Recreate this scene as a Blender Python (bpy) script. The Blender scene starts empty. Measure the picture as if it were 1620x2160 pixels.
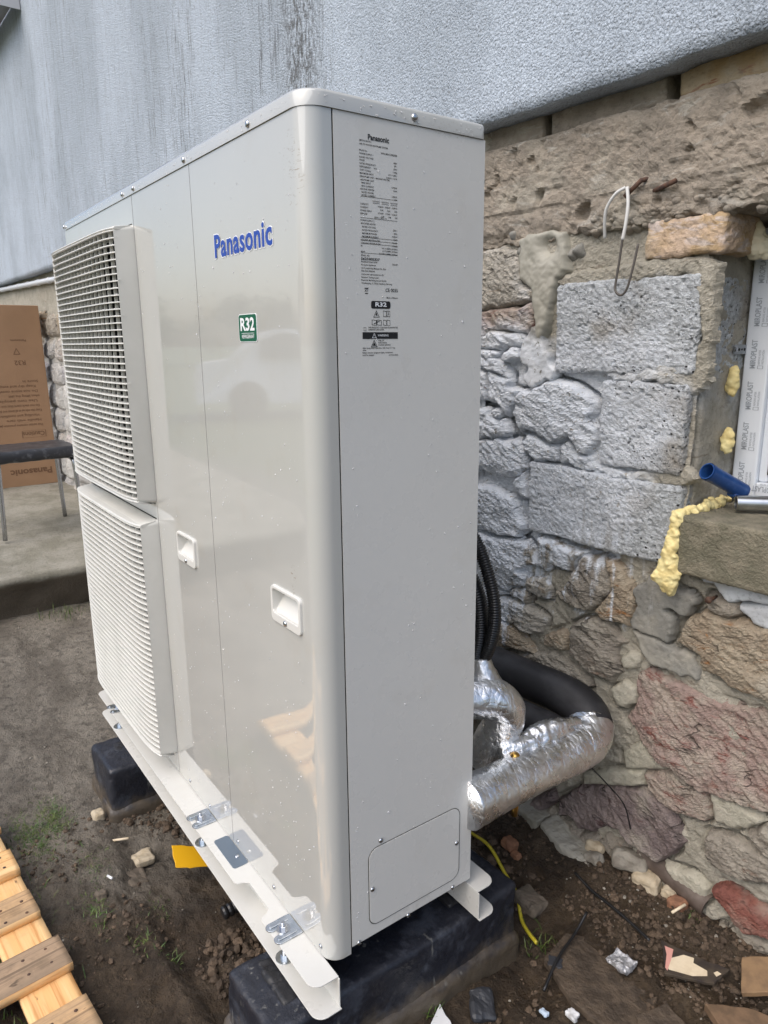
import bpy, bmesh, math, random
import numpy as np
from mathutils import Vector, Matrix

# ------------------------------------------------------------------ scene, camera, light
sc = bpy.context.scene
COL = sc.collection
R = math.radians

cam_d = bpy.data.cameras.new('camera')
cam = bpy.data.objects.new('camera', cam_d)
COL.objects.link(cam)
sc.camera = cam
cam_d.sensor_fit = 'VERTICAL'
cam_d.sensor_height = 36.0
cam_d.lens = 36.0 * 1514.71 / 2160.0
cam_d.clip_start = 0.02
cam_d.clip_end = 600.0
_y, _p, _r = 0.9452, -0.2318, -0.0099
_f = Vector((-math.sin(_y) * math.cos(_p), math.cos(_y) * math.cos(_p), math.sin(_p)))
_rt = Vector((math.cos(_y), math.sin(_y), 0))
_up = _rt.cross(_f)
_r2 = _rt * math.cos(_r) + _up * math.sin(_r)
_u2 = _up * math.cos(_r) - _rt * math.sin(_r)
cam.matrix_world = Matrix(((_r2.x, _u2.x, -_f.x, 0.8785), (_r2.y, _u2.y, -_f.y, -0.5129),
                           (_r2.z, _u2.z, -_f.z, 1.0337), (0, 0, 0, 1)))

SUN_EL, SUN_AZ = R(52), R(172)          # azimuth clockwise from +Y (north)
world = bpy.data.worlds.new('World')
sc.world = world
world.use_nodes = True
wn = world.node_tree
for n in list(wn.nodes):
    wn.nodes.remove(n)
sky = wn.nodes.new('ShaderNodeTexSky')
sky.sky_type = 'NISHITA'
sky.sun_disc = False
sky.sun_elevation = SUN_EL
sky.sun_rotation = SUN_AZ
sky.air_density = 1.0
sky.dust_density = 4.0
sky.ozone_density = 1.0
hsv = wn.nodes.new('ShaderNodeHueSaturation')
hsv.inputs['Saturation'].default_value = 1.0
bg = wn.nodes.new('ShaderNodeBackground')
bg.inputs['Strength'].default_value = 0.15
wo = wn.nodes.new('ShaderNodeOutputWorld')
wn.links.new(sky.outputs[0], hsv.inputs['Color'])
wn.links.new(hsv.outputs[0], bg.inputs[0])
wn.links.new(bg.outputs[0], wo.inputs[0])

sun_d = bpy.data.lights.new('sun', 'SUN')
sun_d.energy = 1.4
sun_d.angle = R(80)
sun_d.color = (1.0, 0.99, 0.98)
sun = bpy.data.objects.new('sun', sun_d)
COL.objects.link(sun)
_sd = Vector((math.sin(SUN_AZ) * math.cos(SUN_EL), math.cos(SUN_AZ) * math.cos(SUN_EL), math.sin(SUN_EL)))
sun.rotation_euler = _sd.to_track_quat('Z', 'Y').to_euler()

sc.view_settings.view_transform = 'Standard'
sc.view_settings.look = 'None'
sc.view_settings.exposure = 0.38
sc.view_settings.gamma = 1.0
sc.view_settings.use_curve_mapping = False
sc.render.engine = 'CYCLES'
sc.cycles.max_bounces = 8
sc.cycles.transparent_max_bounces = 8

rng = random.Random(7)
nrg = np.random.RandomState(11)

# ------------------------------------------------------------------ noise
def _hash(ix, iy, iz, seed):
    h = (ix.astype(np.int64) * 374761393 + iy.astype(np.int64) * 668265263 + iz.astype(np.int64) * 2147483647 + seed * 1274126177) & 0xFFFFFFFF
    h = ((h ^ (h >> 13)) * 1274126177) & 0xFFFFFFFF
    h = (h ^ (h >> 16)) & 0xFFFFFF
    return h / float(0xFFFFFF)

def vn(P, seed=0):
    P = np.asarray(P, float)
    i = np.floor(P).astype(np.int64)
    f = P - i
    f = f * f * (3 - 2 * f)
    out = 0
    for dx in (0, 1):
        wx = f[:, 0] if dx else 1 - f[:, 0]
        for dy in (0, 1):
            wy = f[:, 1] if dy else 1 - f[:, 1]
            for dz in (0, 1):
                wz = f[:, 2] if dz else 1 - f[:, 2]
                out = out + wx * wy * wz * _hash(i[:, 0] + dx, i[:, 1] + dy, i[:, 2] + dz, seed)
    return out * 2 - 1

def fbm(P, octv=4, seed=0, gain=0.5):
    P = np.asarray(P, float)
    a, s, o = 1.0, 0.0, 0
    for k in range(octv):
        o = o + a * vn(P * (2.03 ** k) + 17.3 * k, seed + k)
        s += a
        a *= gain
    return o / s

def sstep(a, b, x):
    t = np.clip((x - a) / (b - a), 0, 1)
    return t * t * (3 - 2 * t)

# ------------------------------------------------------------------ objects
def tag(o, label=None, cat=None, group=None, kind=None):
    if label: o['label'] = label
    if cat: o['category'] = cat
    if group: o['group'] = group
    if kind: o['kind'] = kind
    return o

def empty(name, loc=(0, 0, 0), rz=0.0, parent=None):
    o = bpy.data.objects.new(name, None)
    o.empty_display_size = 0.05
    o.location = loc
    o.rotation_euler = (0, 0, rz)
    COL.objects.link(o)
    if parent: o.parent = parent
    return o

def link_mesh(name, me, parent=None, loc=None, rot=None):
    o = bpy.data.objects.new(name, me)
    COL.objects.link(o)
    if parent: o.parent = parent
    if loc is not None: o.location = loc
    if rot is not None: o.rotation_euler = rot
    return o

def mk(name, v, f, mat, parent=None, smooth=False, loc=None, rot=None, bevel=0, bseg=2):
    me = bpy.data.meshes.new(name)
    me.from_pydata([tuple(p) for p in v], [], [tuple(int(i) for i in q) for q in f])
    me.update()
    if mat: me.materials.append(mat)
    if smooth:
        me.polygons.foreach_set('use_smooth', [True] * len(me.polygons))
    o = link_mesh(name, me, parent, loc, rot)
    if bevel:
        m = o.modifiers.new('bevel', 'BEVEL')
        m.width = bevel; m.segments = bseg; m.limit_method = 'ANGLE'; m.angle_limit = R(35)
    return o

class MB:
    def __init__(s): s.v = []; s.f = []
    def add(s, v, f):
        n = len(s.v)
        s.v += [tuple(p) for p in v]
        s.f += [tuple(i + n for i in q) for q in f]
        return s
    def box(s, x0, x1, y0, y1, z0, z1):
        return s.add([(x0, y0, z0), (x1, y0, z0), (x1, y1, z0), (x0, y1, z0), (x0, y0, z1), (x1, y0, z1), (x1, y1, z1), (x0, y1, z1)],
                     [(0, 3, 2, 1), (4, 5, 6, 7), (0, 1, 5, 4), (1, 2, 6, 5), (2, 3, 7, 6), (3, 0, 4, 7)])
    def prism(s, poly, a, b, axis='z'):
        """closed polygon extruded from a to b along axis; poly in the other two axes"""
        n = len(poly)
        def P(p, c):
            return {'z': (p[0], p[1], c), 'y': (p[0], c, p[1]), 'x': (c, p[0], p[1])}[axis]
        v = [P(p, a) for p in poly] + [P(p, b) for p in poly]
        f = [tuple(range(n))[::-1], tuple(range(n, 2 * n))]
        f += [(i, (i + 1) % n, n + (i + 1) % n, n + i) for i in range(n)]
        return s.add(v, f)
    def tube(s, path, r, seg=12, cap=True, rfun=None):
        path = [Vector(p) for p in path]
        n = len(path)
        v, f = [], []
        t0 = (path[1] - path[0]).normalized()
        up = Vector((0, 0, 1)) if abs(t0.z) < .9 else Vector((1, 0, 0))
        a = t0.cross(up).normalized()
        for i, p in enumerate(path):
            t = (path[min(i + 1, n - 1)] - path[max(i - 1, 0)]).normalized()
            a = (a - t * a.dot(t)).normalized()
            b = t.cross(a)
            for k in range(seg):
                th = 2 * math.pi * k / seg
                rr = rfun(i, th) if rfun else r
                v.append(p + (a * math.cos(th) + b * math.sin(th)) * rr)
        for i in range(n - 1):
            for k in range(seg):
                k2 = (k + 1) % seg
                f.append((i * seg + k, i * seg + k2, (i + 1) * seg + k2, (i + 1) * seg + k))
        if cap:
            f.append(tuple(range(seg))[::-1]); f.append(tuple(range((n - 1) * seg, n * seg)))
        return s.add(v, f)
    def lathe(s, prof, seg=16, M=None):
        """profile of (radius, height) round local z"""
        v, f = [], []
        for r_, z_ in prof:
            for k in range(seg):
                th = 2 * math.pi * k / seg
                p = Vector((r_ * math.cos(th), r_ * math.sin(th), z_))
                v.append(M @ p if M else p)
        for i in range(len(prof) - 1):
            for k in range(seg):
                k2 = (k + 1) % seg
                f.append((i * seg + k, i * seg + k2, (i + 1) * seg + k2, (i + 1) * seg + k))
        f.append(tuple(range(seg))[::-1]); f.append(tuple(range((len(prof) - 1) * seg, len(prof) * seg)))
        return s.add(v, f)
    def build(s, name, mat, parent=None, smooth=False, **k):
        return mk(name, s.v, s.f, mat, parent, smooth, **k)

def auto_smooth(o, ang=40):
    me = o.data
    me.polygons.foreach_set('use_smooth', [True] * len(me.polygons))
    bm = bmesh.new(); bm.from_mesh(me)
    for e in bm.edges:
        if len(e.link_faces) != 2 or e.calc_face_angle(0) > R(ang): e.smooth = False
    bm.to_mesh(me); bm.free()
    return o

def rrect(x0, x1, y0, y1, r, seg=5):
    p = []
    for cx, cy, a in ((x1 - r, y1 - r, 0), (x0 + r, y1 - r, 90), (x0 + r, y0 + r, 180), (x1 - r, y0 + r, 270)):
        for k in range(seg + 1):
            t = R(a + 90 * k / seg)
            p.append((cx + r * math.cos(t), cy + r * math.sin(t)))
    return p

def spline(pts, n=10):
    """Catmull-Rom through pts"""
    P = [Vector(p) for p in pts]
    P = [P[0] * 2 - P[1]] + P + [P[-1] * 2 - P[-2]]
    out = []
    for i in range(1, len(P) - 2):
        for k in range(n):
            t = k / n
            out.append(0.5 * ((2 * P[i]) + (P[i + 1] - P[i - 1]) * t + (2 * P[i - 1] - 5 * P[i] + 4 * P[i + 1] - P[i + 2]) * t * t
                              + (3 * P[i] - P[i - 1] - 3 * P[i + 1] + P[i + 2]) * t ** 3))
    out.append(P[-2])
    return out

def rough_box(name, b, res, mat, parent=None, rnd=0.006, amp=0.004, scale=18, seed=0, pits=0, fine=0.001, fscale=120, loc=None, rot=None, warp=0.0, fn=None, flat=False):
    x0, x1, y0, y1, z0, z1 = b
    lo = np.array([x0, y0, z0]); hi = np.array([x1, y1, z1])
    n = np.maximum(1, np.ceil((hi - lo) / res).astype(int))
    V, F = [], []
    off = 0
    for ax in range(3):
        a1, a2 = (ax + 1) % 3, (ax + 2) % 3
        g1 = np.linspace(lo[a1], hi[a1], n[a1] + 1); g2 = np.linspace(lo[a2], hi[a2], n[a2] + 1)
        A, B = np.meshgrid(g1, g2, indexing='ij')
        idx = np.arange(A.size).reshape(A.shape)
        q = np.stack([idx[:-1, :-1], idx[1:, :-1], idx[1:, 1:], idx[:-1, 1:]], -1).reshape(-1, 4)
        for side in (0, 1):
            P = np.empty((A.size, 3)); P[:, ax] = hi[ax] if side else lo[ax]; P[:, a1] = A.ravel(); P[:, a2] = B.ravel()
            V.append(P); F.append((q if side else q[:, ::-1]) + off); off += A.size
    V = np.concatenate(V); F = np.concatenate(F)
    key = np.round(V * 1e5).astype(np.int64)
    _, first, inv = np.unique(key, axis=0, return_index=True, return_inverse=True)
    V = V[first]; F = inv.reshape(-1)[F]
    c = np.clip(V, lo + rnd, hi - rnd)
    d = V - c
    L = np.linalg.norm(d, axis=1, keepdims=True)
    nn = d / np.maximum(L, 1e-9)
    V = c + nn * rnd
    so = seed * 3.7
    disp = amp * fbm(V * scale + so, 4, seed) + fine * fbm(V * fscale + so, 2, seed + 9)
    if pits:
        pn = vn(V * 95 + so, seed + 21) * .6 + vn(V * 190 + so, seed + 22) * .5
        disp -= pits * sstep(.32, .62, pn)
    V = V + nn * disp[:, None]
    if warp:
        V = V + warp * np.stack([fbm(V * 4 + so + 50 * k, 2, seed + 31 + k) for k in range(3)], 1)
    if fn is not None: V = fn(V)
    return mk(name, V, F, mat, parent, not flat, loc, rot)

# ------------------------------------------------------------------ materials
class NT:
    def __init__(s, name):
        s.m = bpy.data.materials.new(name); s.m.use_nodes = True
        s.t = s.m.node_tree
        s.b = s.t.nodes['Principled BSDF']
        s.geo = s.t.nodes.new('ShaderNodeNewGeometry')
        s.pos = s.geo.outputs['Position']
    def n(s, typ, **k):
        x = s.t.nodes.new(typ)
        for a, b in k.items(): setattr(x, a, b)
        return x
    def l(s, a, b): s.t.links.new(a, b)
    def coords(s, scale, src=None):
        if isinstance(scale, (int, float)): scale = (scale,) * 3
        mp = s.n('ShaderNodeMapping'); mp.inputs['Scale'].default_value = scale
        s.l(src or s.pos, mp.inputs['Vector'])
        return mp.outputs[0]
    def use_object(s):
        s.pos = s.n('ShaderNodeTexCoord').outputs['Object']
    def noise(s, scale, detail=4, rough=.55, dist=0.0, off=0.0):
        t = s.n('ShaderNodeTexNoise'); t.inputs['Scale'].default_value = 1
        t.inputs['Detail'].default_value = detail; t.inputs['Roughness'].default_value = rough; t.inputs['Distortion'].default_value = dist
        c = s.coords(scale)
        if off:
            c.node.inputs['Location'].default_value = (off, off * 1.7, off * .6)
        s.l(c, t.inputs['Vector'])
        return t.outputs['Fac']
    def vor(s, scale, feature='F1', out='Distance'):
        t = s.n('ShaderNodeTexVoronoi', feature=feature); t.inputs['Scale'].default_value = 1
        s.l(s.coords(scale), t.inputs['Vector'])
        return t.outputs[out]
    def math(s, op, a, b=None, clamp=False):
        m = s.n('ShaderNodeMath', operation=op, use_clamp=clamp)
        for i, x in enumerate((a, b)):
            if x is None: continue
            if isinstance(x, (int, float)): m.inputs[i].default_value = x
            else: s.l(x, m.inputs[i])
        return m.outputs[0]
    def rng(s, x, lo, hi, a=0.0, b=1.0, smooth=True):
        m = s.n('ShaderNodeMapRange', interpolation_type='SMOOTHSTEP' if smooth else 'LINEAR')
        s.l(x, m.inputs['Value'])
        for k, v in zip(('From Min', 'From Max', 'To Min', 'To Max'), (lo, hi, a, b)): m.inputs[k].default_value = v
        return m.outputs['Result']
    def mix(s, fac, a, b):
        m = s.n('ShaderNodeMix', data_type='RGBA')
        if isinstance(fac, (int, float)): m.inputs[0].default_value = fac
        else: s.l(fac, m.inputs[0])
        for i, x in ((6, a), (7, b)):
            if isinstance(x, tuple): m.inputs[i].default_value = (*x, 1)
            else: s.l(x, m.inputs[i])
        return m.outputs[2]
    def xyz(s):
        x = s.n('ShaderNodeSeparateXYZ'); s.l(s.pos, x.inputs[0]); return x.outputs
    def bump(s, h, strength=.5, dist=.003, prev=None):
        b = s.n('ShaderNodeBump'); b.inputs['Strength'].default_value = strength; b.inputs['Distance'].default_value = dist
        s.l(h, b.inputs['Height'])
        if prev: s.l(prev, b.inputs['Normal'])
        return b.outputs[0]
    def done(s, col, rough=.7, metal=0.0, normal=None, spec=None, coat=0.0, trans=0.0, ior=None):
        b = s.b
        if isinstance(col, tuple): b.inputs['Base Color'].default_value = (*col, 1)
        else: s.l(col, b.inputs['Base Color'])
        if isinstance(rough, (int, float)): b.inputs['Roughness'].default_value = rough
        else: s.l(rough, b.inputs['Roughness'])
        b.inputs['Metallic'].default_value = metal
        if spec is not None: b.inputs['Specular IOR Level'].default_value = spec
        if coat: b.inputs['Coat Weight'].default_value = coat; b.inputs['Coat Roughness'].default_value = .03; b.inputs['Coat IOR'].default_value = 1.68
        if trans: b.inputs['Transmission Weight'].default_value = trans
        if ior: b.inputs['IOR'].default_value = ior
        if normal is not None: s.l(normal, b.inputs['Normal'])
        return s.m

def simple(name, col, rough=.6, metal=0, col2=None, scale=8, lo=.4, hi=.65, bump=0, bscale=60, bdist=.002, obj=False, **k):
    t = NT(name)
    if obj: t.use_object()
    c = col
    if col2: c = t.mix(t.rng(t.noise(scale, 6), lo, hi), col, col2)
    nrm = t.bump(t.noise(bscale, 5, .6), bump, bdist) if bump else None
    return t.done(c, rough, metal, nrm, **k)

def paint(name, col, rough, specks=True, coat=0.0, foot=.28):
    t = NT(name)
    c = t.mix(t.rng(t.noise(3, 3), .3, .8), col, tuple(x * .955 for x in col))
    if specks:
        cl = t.rng(t.noise(6, 2, off=3.1), .655, .74)
        sp = t.rng(t.noise((330, 330, 190), 3, .7), .665, .72)
        c = t.mix(t.math('MULTIPLY', cl, sp), c, (.16, .125, .085))
        c = t.mix(t.math('MULTIPLY', t.rng(t.noise(11, 4, off=9), .55, .8), .16), c, (.42, .37, .28))
    # clay rubbed on while it was carried: the near top corner and the foot
    x, y, z = t.xyz()
    def spot(cx, cy, cz, sx, sy, sz):
        a = t.math('POWER', t.math('DIVIDE', t.math('SUBTRACT', x, cx), sx), 2.0)
        b = t.math('POWER', t.math('DIVIDE', t.math('SUBTRACT', y, cy), sy), 2.0)
        d = t.math('POWER', t.math('DIVIDE', t.math('SUBTRACT', z, cz), sz), 2.0)
        return t.rng(t.math('ADD', t.math('ADD', a, b), d), 1.0, .2)
    sm = t.math('MAXIMUM', spot(.0, .255, 1.336, .05, .055, .016), t.math('MAXIMUM', spot(-.035, 0, 1.26, .03, .05, .06), spot(-.075, 0, .665, .014, .05, .045)))
    sm = t.math('MAXIMUM', sm, t.math('MULTIPLY', spot(-.395, 0, 1.10, .02, .05, .05), .8))
    scr_ = t.rng(t.noise((90, 90, 230), 4, .75, 1.2, off=4), .56, .66)
    c = t.mix(t.math('MULTIPLY', t.math('MULTIPLY', sm, scr_), .75), c, (.25, .20, .13))
    low = t.math('MULTIPLY', t.rng(t.math('ADD', z, t.math('MULTIPLY', t.noise(16, 4, off=7), .10)), .09, .03), t.rng(t.noise(60, 4, .7, off=12), .45, .65))
    c = t.mix(t.math('MULTIPLY', low, foot), c, (.34, .29, .21))
    nr = t.bump(t.noise(260, 2), .018, .001)
    return t.done(c, t.rng(t.noise(14, 4), .3, .75, rough * .85, rough * 1.3), 0, nr, coat=coat)

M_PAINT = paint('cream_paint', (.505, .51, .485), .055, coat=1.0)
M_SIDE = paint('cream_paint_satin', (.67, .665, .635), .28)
M_RAILP = paint('rail_paint', (.61, .61, .58), .30, foot=.05)
M_GRILLE = simple('grille_plastic', (.60, .60, .565), .36, col2=(.56, .56, .525), scale=9)
M_INNER = simple('dark_inside', (.018, .018, .019), .8)
M_FAN = simple('fan_plastic', (.045, .046, .048), .5)
M_ZINC = simple('zinc_plate', (.62, .66, .70), .27, 1.0, col2=(.48, .53, .58), scale=60, bump=.1, bscale=150)
M_SCREW = simple('screw_steel', (.5, .52, .55), .22, 1.0)
M_BLUE = simple('logo_blue', (.008, .055, .37), .3)
M_WHITE = simple('sticker_white', (.82, .84, .86), .3)
M_GREEN = simple('sticker_green', (.006, .105, .055), .3)
M_INK = simple('black_ink', (.012, .012, .013), .45)
M_DROP = NT('water_drop_whitened').done((.95, .96, .97), .04, trans=.45, ior=1.33)  # whitened body colour stands in for the sky highlight in each drop
M_RUBBER = simple('black_rubber', (.016, .016, .018), .5, bump=.35, bscale=35, bdist=.01)
M_CONDUIT = simple('black_conduit', (.012, .012, .013), .33)
M_TUBE = simple('black_foam_tube', (.013, .013, .015), .55, col2=(.03, .03, .033), scale=16, bump=.15, bscale=220)
M_BRASS = simple('brass', (.55, .33, .09), .3, 1.0)

def foil_mat():
    t = NT('foil_wrap')
    n1 = t.noise(26, 6, .62, 1.4)
    n2 = t.math('POWER', t.vor((17, 26, 17), 'DISTANCE_TO_EDGE'), .35)
    n3 = t.noise((300, 300, 300), 2)
    h = t.math('ADD', t.math('MULTIPLY', n1, .9), t.math('MULTIPLY', n2, .45))
    nr = t.bump(h, .48, .006)
    nr = t.bump(t.math('POWER', t.vor((48, 80, 48), 'DISTANCE_TO_EDGE'), .5), .34, .003, nr)
    nr = t.bump(n3, .12, .0012, nr)
    return t.done(t.mix(t.rng(t.noise(30, 3), .3, .7), (.90, .91, .92), (.78, .79, .80)), t.rng(t.noise(20, 3, off=4), .3, .7, .18, .40), 1.0, nr)
M_FOIL = foil_mat()

def bitumen():
    t = NT('bitumen_coat')
    a = t.rng(t.noise(14, 6, .65), .50, .66)
    x, y, z = t.xyz()
    c = t.mix(a, (.016, .018, .026), (.050, .056, .072))
    sc_ = t.math('MULTIPLY', t.rng(t.noise((60, 60, 9), 3), .62, .72), t.rng(t.noise(6, 3, off=2), .48, .62))
    c = t.mix(sc_, c, (.17, .17, .16))
    mud = t.math('MULTIPLY', t.rng(t.math('ADD', t.math('MULTIPLY', z, -1.0), t.math('MULTIPLY', t.noise(18, 4), .14)), .215, .275), .8)
    c = t.mix(mud, c, (.115, .09, .06))
    nr = t.bump(t.noise(45, 6, .65), .6, .006)
    return t.done(c, t.rng(t.noise(25, 4, off=6), .35, .65, .28, .6), 0, nr)
M_BITUMEN = bitumen()

def whitewash(t, col, amount=1.0):
    """lime wash splashed on the middle of the wall, running down in drips"""
    x, y, z = t.xyz()
    drip = t.noise((38, 38, 2.2), 4, .6)
    n = t.noise(9, 5, .6, off=5)
    fine = t.noise(70, 4, .7, off=2)
    lowz = t.math('ADD', t.math('MULTIPLY', x, .62), .575)
    a = t.math('SUBTRACT', z, lowz)
    a = t.math('ADD', a, t.math('MULTIPLY', t.math('SUBTRACT', drip, .5), .75))
    a = t.math('ADD', a, t.math('MULTIPLY', t.math('SUBTRACT', n, .5), .45))
    m1 = t.rng(a, -.03, .11)
    m2 = t.rng(t.math('ADD', z, t.math('MULTIPLY', t.math('SUBTRACT', n, .5), .35)), 1.13, 1.0)
    m3 = t.rng(t.math('ADD', x, t.math('MULTIPLY', t.math('SUBTRACT', t.noise(7, 5, .6, off=8), .5), .42)), .10, -.05)
    m4 = t.rng(fine, .30, .40)
    m = t.math('MULTIPLY', t.math('MULTIPLY', m1, m2), t.math('MULTIPLY', m3, m4))
    m = t.math('MULTIPLY', m, t.rng(x, -1.6, -.7, .35, 1.0))
    m = t.math('MULTIPLY', m, 1.0 * amount)
    return t.mix(m, col, t.mix(t.rng(t.noise(30, 4), .3, .7), (.86, .90, .95), (.70, .745, .80)))

def stone_mat(name, c1, c2, c3, c3lo=.60, c3hi=.68, white=1.0, bumps=1.0, iso=False):
    t = NT(name)
    c = t.mix(t.rng(t.noise(16, 6, .62), .40, .62), c1, c2)
    st = t.noise((14, 14, 40), 5, .65, .8, off=4)
    c = t.mix(t.rng(st, c3lo, c3hi), c, c3)
    c = t.mix(t.math('MULTIPLY', t.rng(t.noise(120, 4, .7, off=1), .50, .74), .55), c, tuple(q * .42 for q in c2))
    c = t.mix(t.math('MULTIPLY', t.rng(t.noise(8, 4, off=11), .50, .68), .55), c, (.44, .41, .34))
    if not iso:
        w_ = t.n('ShaderNodeVectorMath', operation='ADD'); nz_ = t.n('ShaderNodeTexNoise'); nz_.inputs['Scale'].default_value = 9; nz_.inputs['Detail'].default_value = 5
        t.l(t.pos, nz_.inputs['Vector']); sc2 = t.n('ShaderNodeVectorMath', operation='SCALE'); sc2.inputs['Scale'].default_value = .05
        t.l(nz_.outputs['Color'], sc2.inputs[0]); t.l(t.pos, w_.inputs[0]); t.l(sc2.outputs[0], w_.inputs[1])
        vv_ = t.n('ShaderNodeTexNoise'); vv_.inputs['Scale'].default_value = 1; vv_.inputs['Detail'].default_value = 2.5
        mp_ = t.coords((5.5, 5.5, 24), w_.outputs[0]); mp_.node.inputs['Rotation'].default_value = (0, R(-33), 0); t.l(mp_, vv_.inputs['Vector'])
        crk = t.math('MULTIPLY', t.rng(t.math('ABSOLUTE', t.math('SUBTRACT', vv_.outputs['Fac'], .5)), .016, .004), t.rng(t.noise(10, 3, off=21), .48, .58))
        c = t.mix(t.math('MULTIPLY', crk, .7), c, tuple(q * .3 for q in c2))
    if white: c = whitewash(t, c, white)
    h = t.math('ADD', t.math('MULTIPLY', t.noise(70 if iso else (45, 45, 120), 8, .72, .5), 1.0), t.math('MULTIPLY', t.noise(260, 4, .7), .45))
    if not iso: h = t.math('SUBTRACT', h, t.math('MULTIPLY', crk, .8))
    nr = t.bump(h, bumps, .0085)
    return t.done(c, .85, 0, nr, spec=.25)

M_ST = {
    'g': stone_mat('stone_grey_tan', (.37, .335, .28), (.275, .245, .205), (.22, .16, .12)),
    'm': stone_mat('stone_mauve', (.37, .275, .24), (.44, .37, .31), (.24, .10, .08), .54, .66),
    'r': stone_mat('stone_red', (.30, .115, .085), (.24, .095, .075), (.36, .22, .17)),
    'w': stone_mat('stone_pale', (.52, .49, .43), (.43, .40, .345), (.32, .27, .21)),
    'd': stone_mat('stone_dark_purple', (.195, .155, .15), (.28, .23, .215), (.13, .08, .08)),
    'y': stone_mat('stone_ochre', (.43, .365, .275), (.37, .30, .22), (.36, .17, .06), .56, .70),
    's': stone_mat('cement_smear', (.25, .245, .22), (.215, .21, .19), (.29, .28, .25), white=.75, bumps=.35, iso=True),
    'p': stone_mat('painted_slab', (.50, .53, .55), (.44, .46, .48), (.33, .32, .30), .70, .76, white=0, bumps=.25, iso=True),
    'c': stone_mat('mortar_lump', (.50, .47, .385), (.43, .41, .33), (.36, .345, .27), bumps=.8, iso=True),
}
M_MORTAR = stone_mat('lime_mortar', (.46, .43, .36), (.39, .365, .30), (.31, .275, .22), bumps=1.0, iso=True)
M_CONC = stone_mat('lintel_concrete', (.37, .32, .26), (.285, .25, .205), (.43, .40, .35), .56, .68, white=0, bumps=.9, iso=True)
M_YBRICK = stone_mat('yellow_brick', (.38, .27, .14), (.42, .34, .23), (.28, .14, .08), .58, .66, white=0, bumps=.6, iso=True)
M_PBRICK = stone_mat('pink_yellow_brick', (.50, .38, .28), (.46, .33, .19), (.55, .47, .42), .5, .62, white=0, bumps=.6, iso=True)

def block_mat():
    t = NT('cinder_block')
    x, y, z = t.xyz()
    c = t.mix(t.rng(t.noise(90, 6, .75), .40, .60), (.68, .715, .74), (.46, .485, .50))
    c = t.mix(t.rng(t.noise(5, 3, off=3), .5, .7), c, (.34, .30, .24))
    c = whitewash(t, c, .95)
    pit = t.math('MULTIPLY', t.rng(t.vor((62, 62, 78)), .20, .13), t.rng(t.math('ADD', t.noise(9, 3, off=7), t.math('MULTIPLY', x, .9)), .50, .60))
    pit2 = t.math('MULTIPLY', t.rng(t.vor((170, 170, 210)), .24, .14), t.rng(t.noise(16, 3, off=5), .47, .60))
    pp = t.math('MAXIMUM', pit, t.math('MULTIPLY', pit2, .8))
    c = t.mix(t.math('MULTIPLY', t.rng(t.noise(230, 4, .75, off=13), .52, .70), .42), c, (.14, .14, .14))
    c = t.mix(pp, c, (.05, .05, .048))
    h = t.math('SUBTRACT', t.math('ADD', t.noise(120, 6, .75), t.math('MULTIPLY', t.noise(420, 3), .3)), t.math('MULTIPLY', pp, 1.2))
    return t.done(c, .9, 0, t.bump(h, 1.0, .010), spec=.2)
M_BLOCK = block_mat()

def render_mat():
    t = NT('roughcast_render')
    x, y, z = t.xyz()
    c = t.mix(t.rng(t.noise((2.6, 2.6, 1.2), 5, .6), .38, .62), (.53, .60, .685), (.435, .495, .565))
    # sooty runs washed down from above
    big = t.rng(t.noise((1.7, 1.7, .22), 3, off=3.0), .44, .66)
    run = t.rng(t.noise((30, 30, 1.7), 6, .72), .43, .64)
    fl = t.rng(t.noise((95, 95, 11), 5, .75, off=6), .49, .62)
    soot = t.math('MULTIPLY', t.math('MULTIPLY', run, t.math('ADD', t.math('MULTIPLY', big, .85), .34)), t.math('ADD', t.math('MULTIPLY', fl, 1.15), .14), True)
    far = t.rng(x, -.6, -1.3)
    soot = t.math('MULTIPLY', soot, t.math('ADD', t.math('MULTIPLY', t.math('MULTIPLY', far, t.rng(x, -3.6, -2.2, .45, 1.0)), .55), .2))
    # one broad stain beside the appliance
    band = t.math('MULTIPLY', t.rng(t.math('ABSOLUTE', t.math('ADD', t.math('ADD', x, 1.13), t.math('MULTIPLY', t.noise((6, 6, 1.5), 3), .1))), .16, .02), t.rng(t.noise((90, 90, 40), 4, .7), .38, .6))
    soot = t.math('MAXIMUM', soot, t.math('MULTIPLY', band, .95))
    c = t.mix(soot, c, (.13, .135, .135))
    gr = t.math('ADD', t.noise((150, 150, 120), 4, .6, 1.6), t.math('MULTIPLY', t.vor(170), -.5))
    c = t.mix(t.math('MULTIPLY', t.rng(t.noise((150, 150, 120), 4, .6, 1.6), .47, .33), .62), c, (.20, .21, .22))
    c = t.mix(t.math('MULTIPLY', t.rng(t.noise((260, 260, 150), 3, .7, off=17), .62, .70), .6), c, (.12, .12, .12))
    return t.done(c, .9, 0, t.bump(gr, 1.0, .007), spec=.2)
M_RENDER = render_mat()
M_EDGE = simple('render_edge', (.09, .085, .078), .9, col2=(.05, .048, .044), scale=20, bump=.5)
M_SILL = simple('mossy_concrete', (.25, .225, .165), .9, col2=(.16, .15, .105), scale=26, lo=.35, hi=.65, bump=1.0, bscale=170, bdist=.007)
M_SILLTOP = M_SILL
M_FOAM = simple('pu_foam', (.80, .69, .34), .65, col2=(.70, .56, .24), scale=40, bump=.5, bscale=120, bdist=.004)
M_PVC = simple('film_white', (.68, .72, .77), .35)
M_PRINT = simple('film_print', (.33, .36, .40), .5)
M_GLASS = NT('window_glass').done((.02, .025, .03), .03, spec=.6)
M_GASKET = simple('gasket', (.02, .02, .022), .5)
M_RUST = simple('rusty_steel', (.07, .04, .03), .8, col2=(.12, .06, .035), scale=120, bump=.5, bscale=300)
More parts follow.
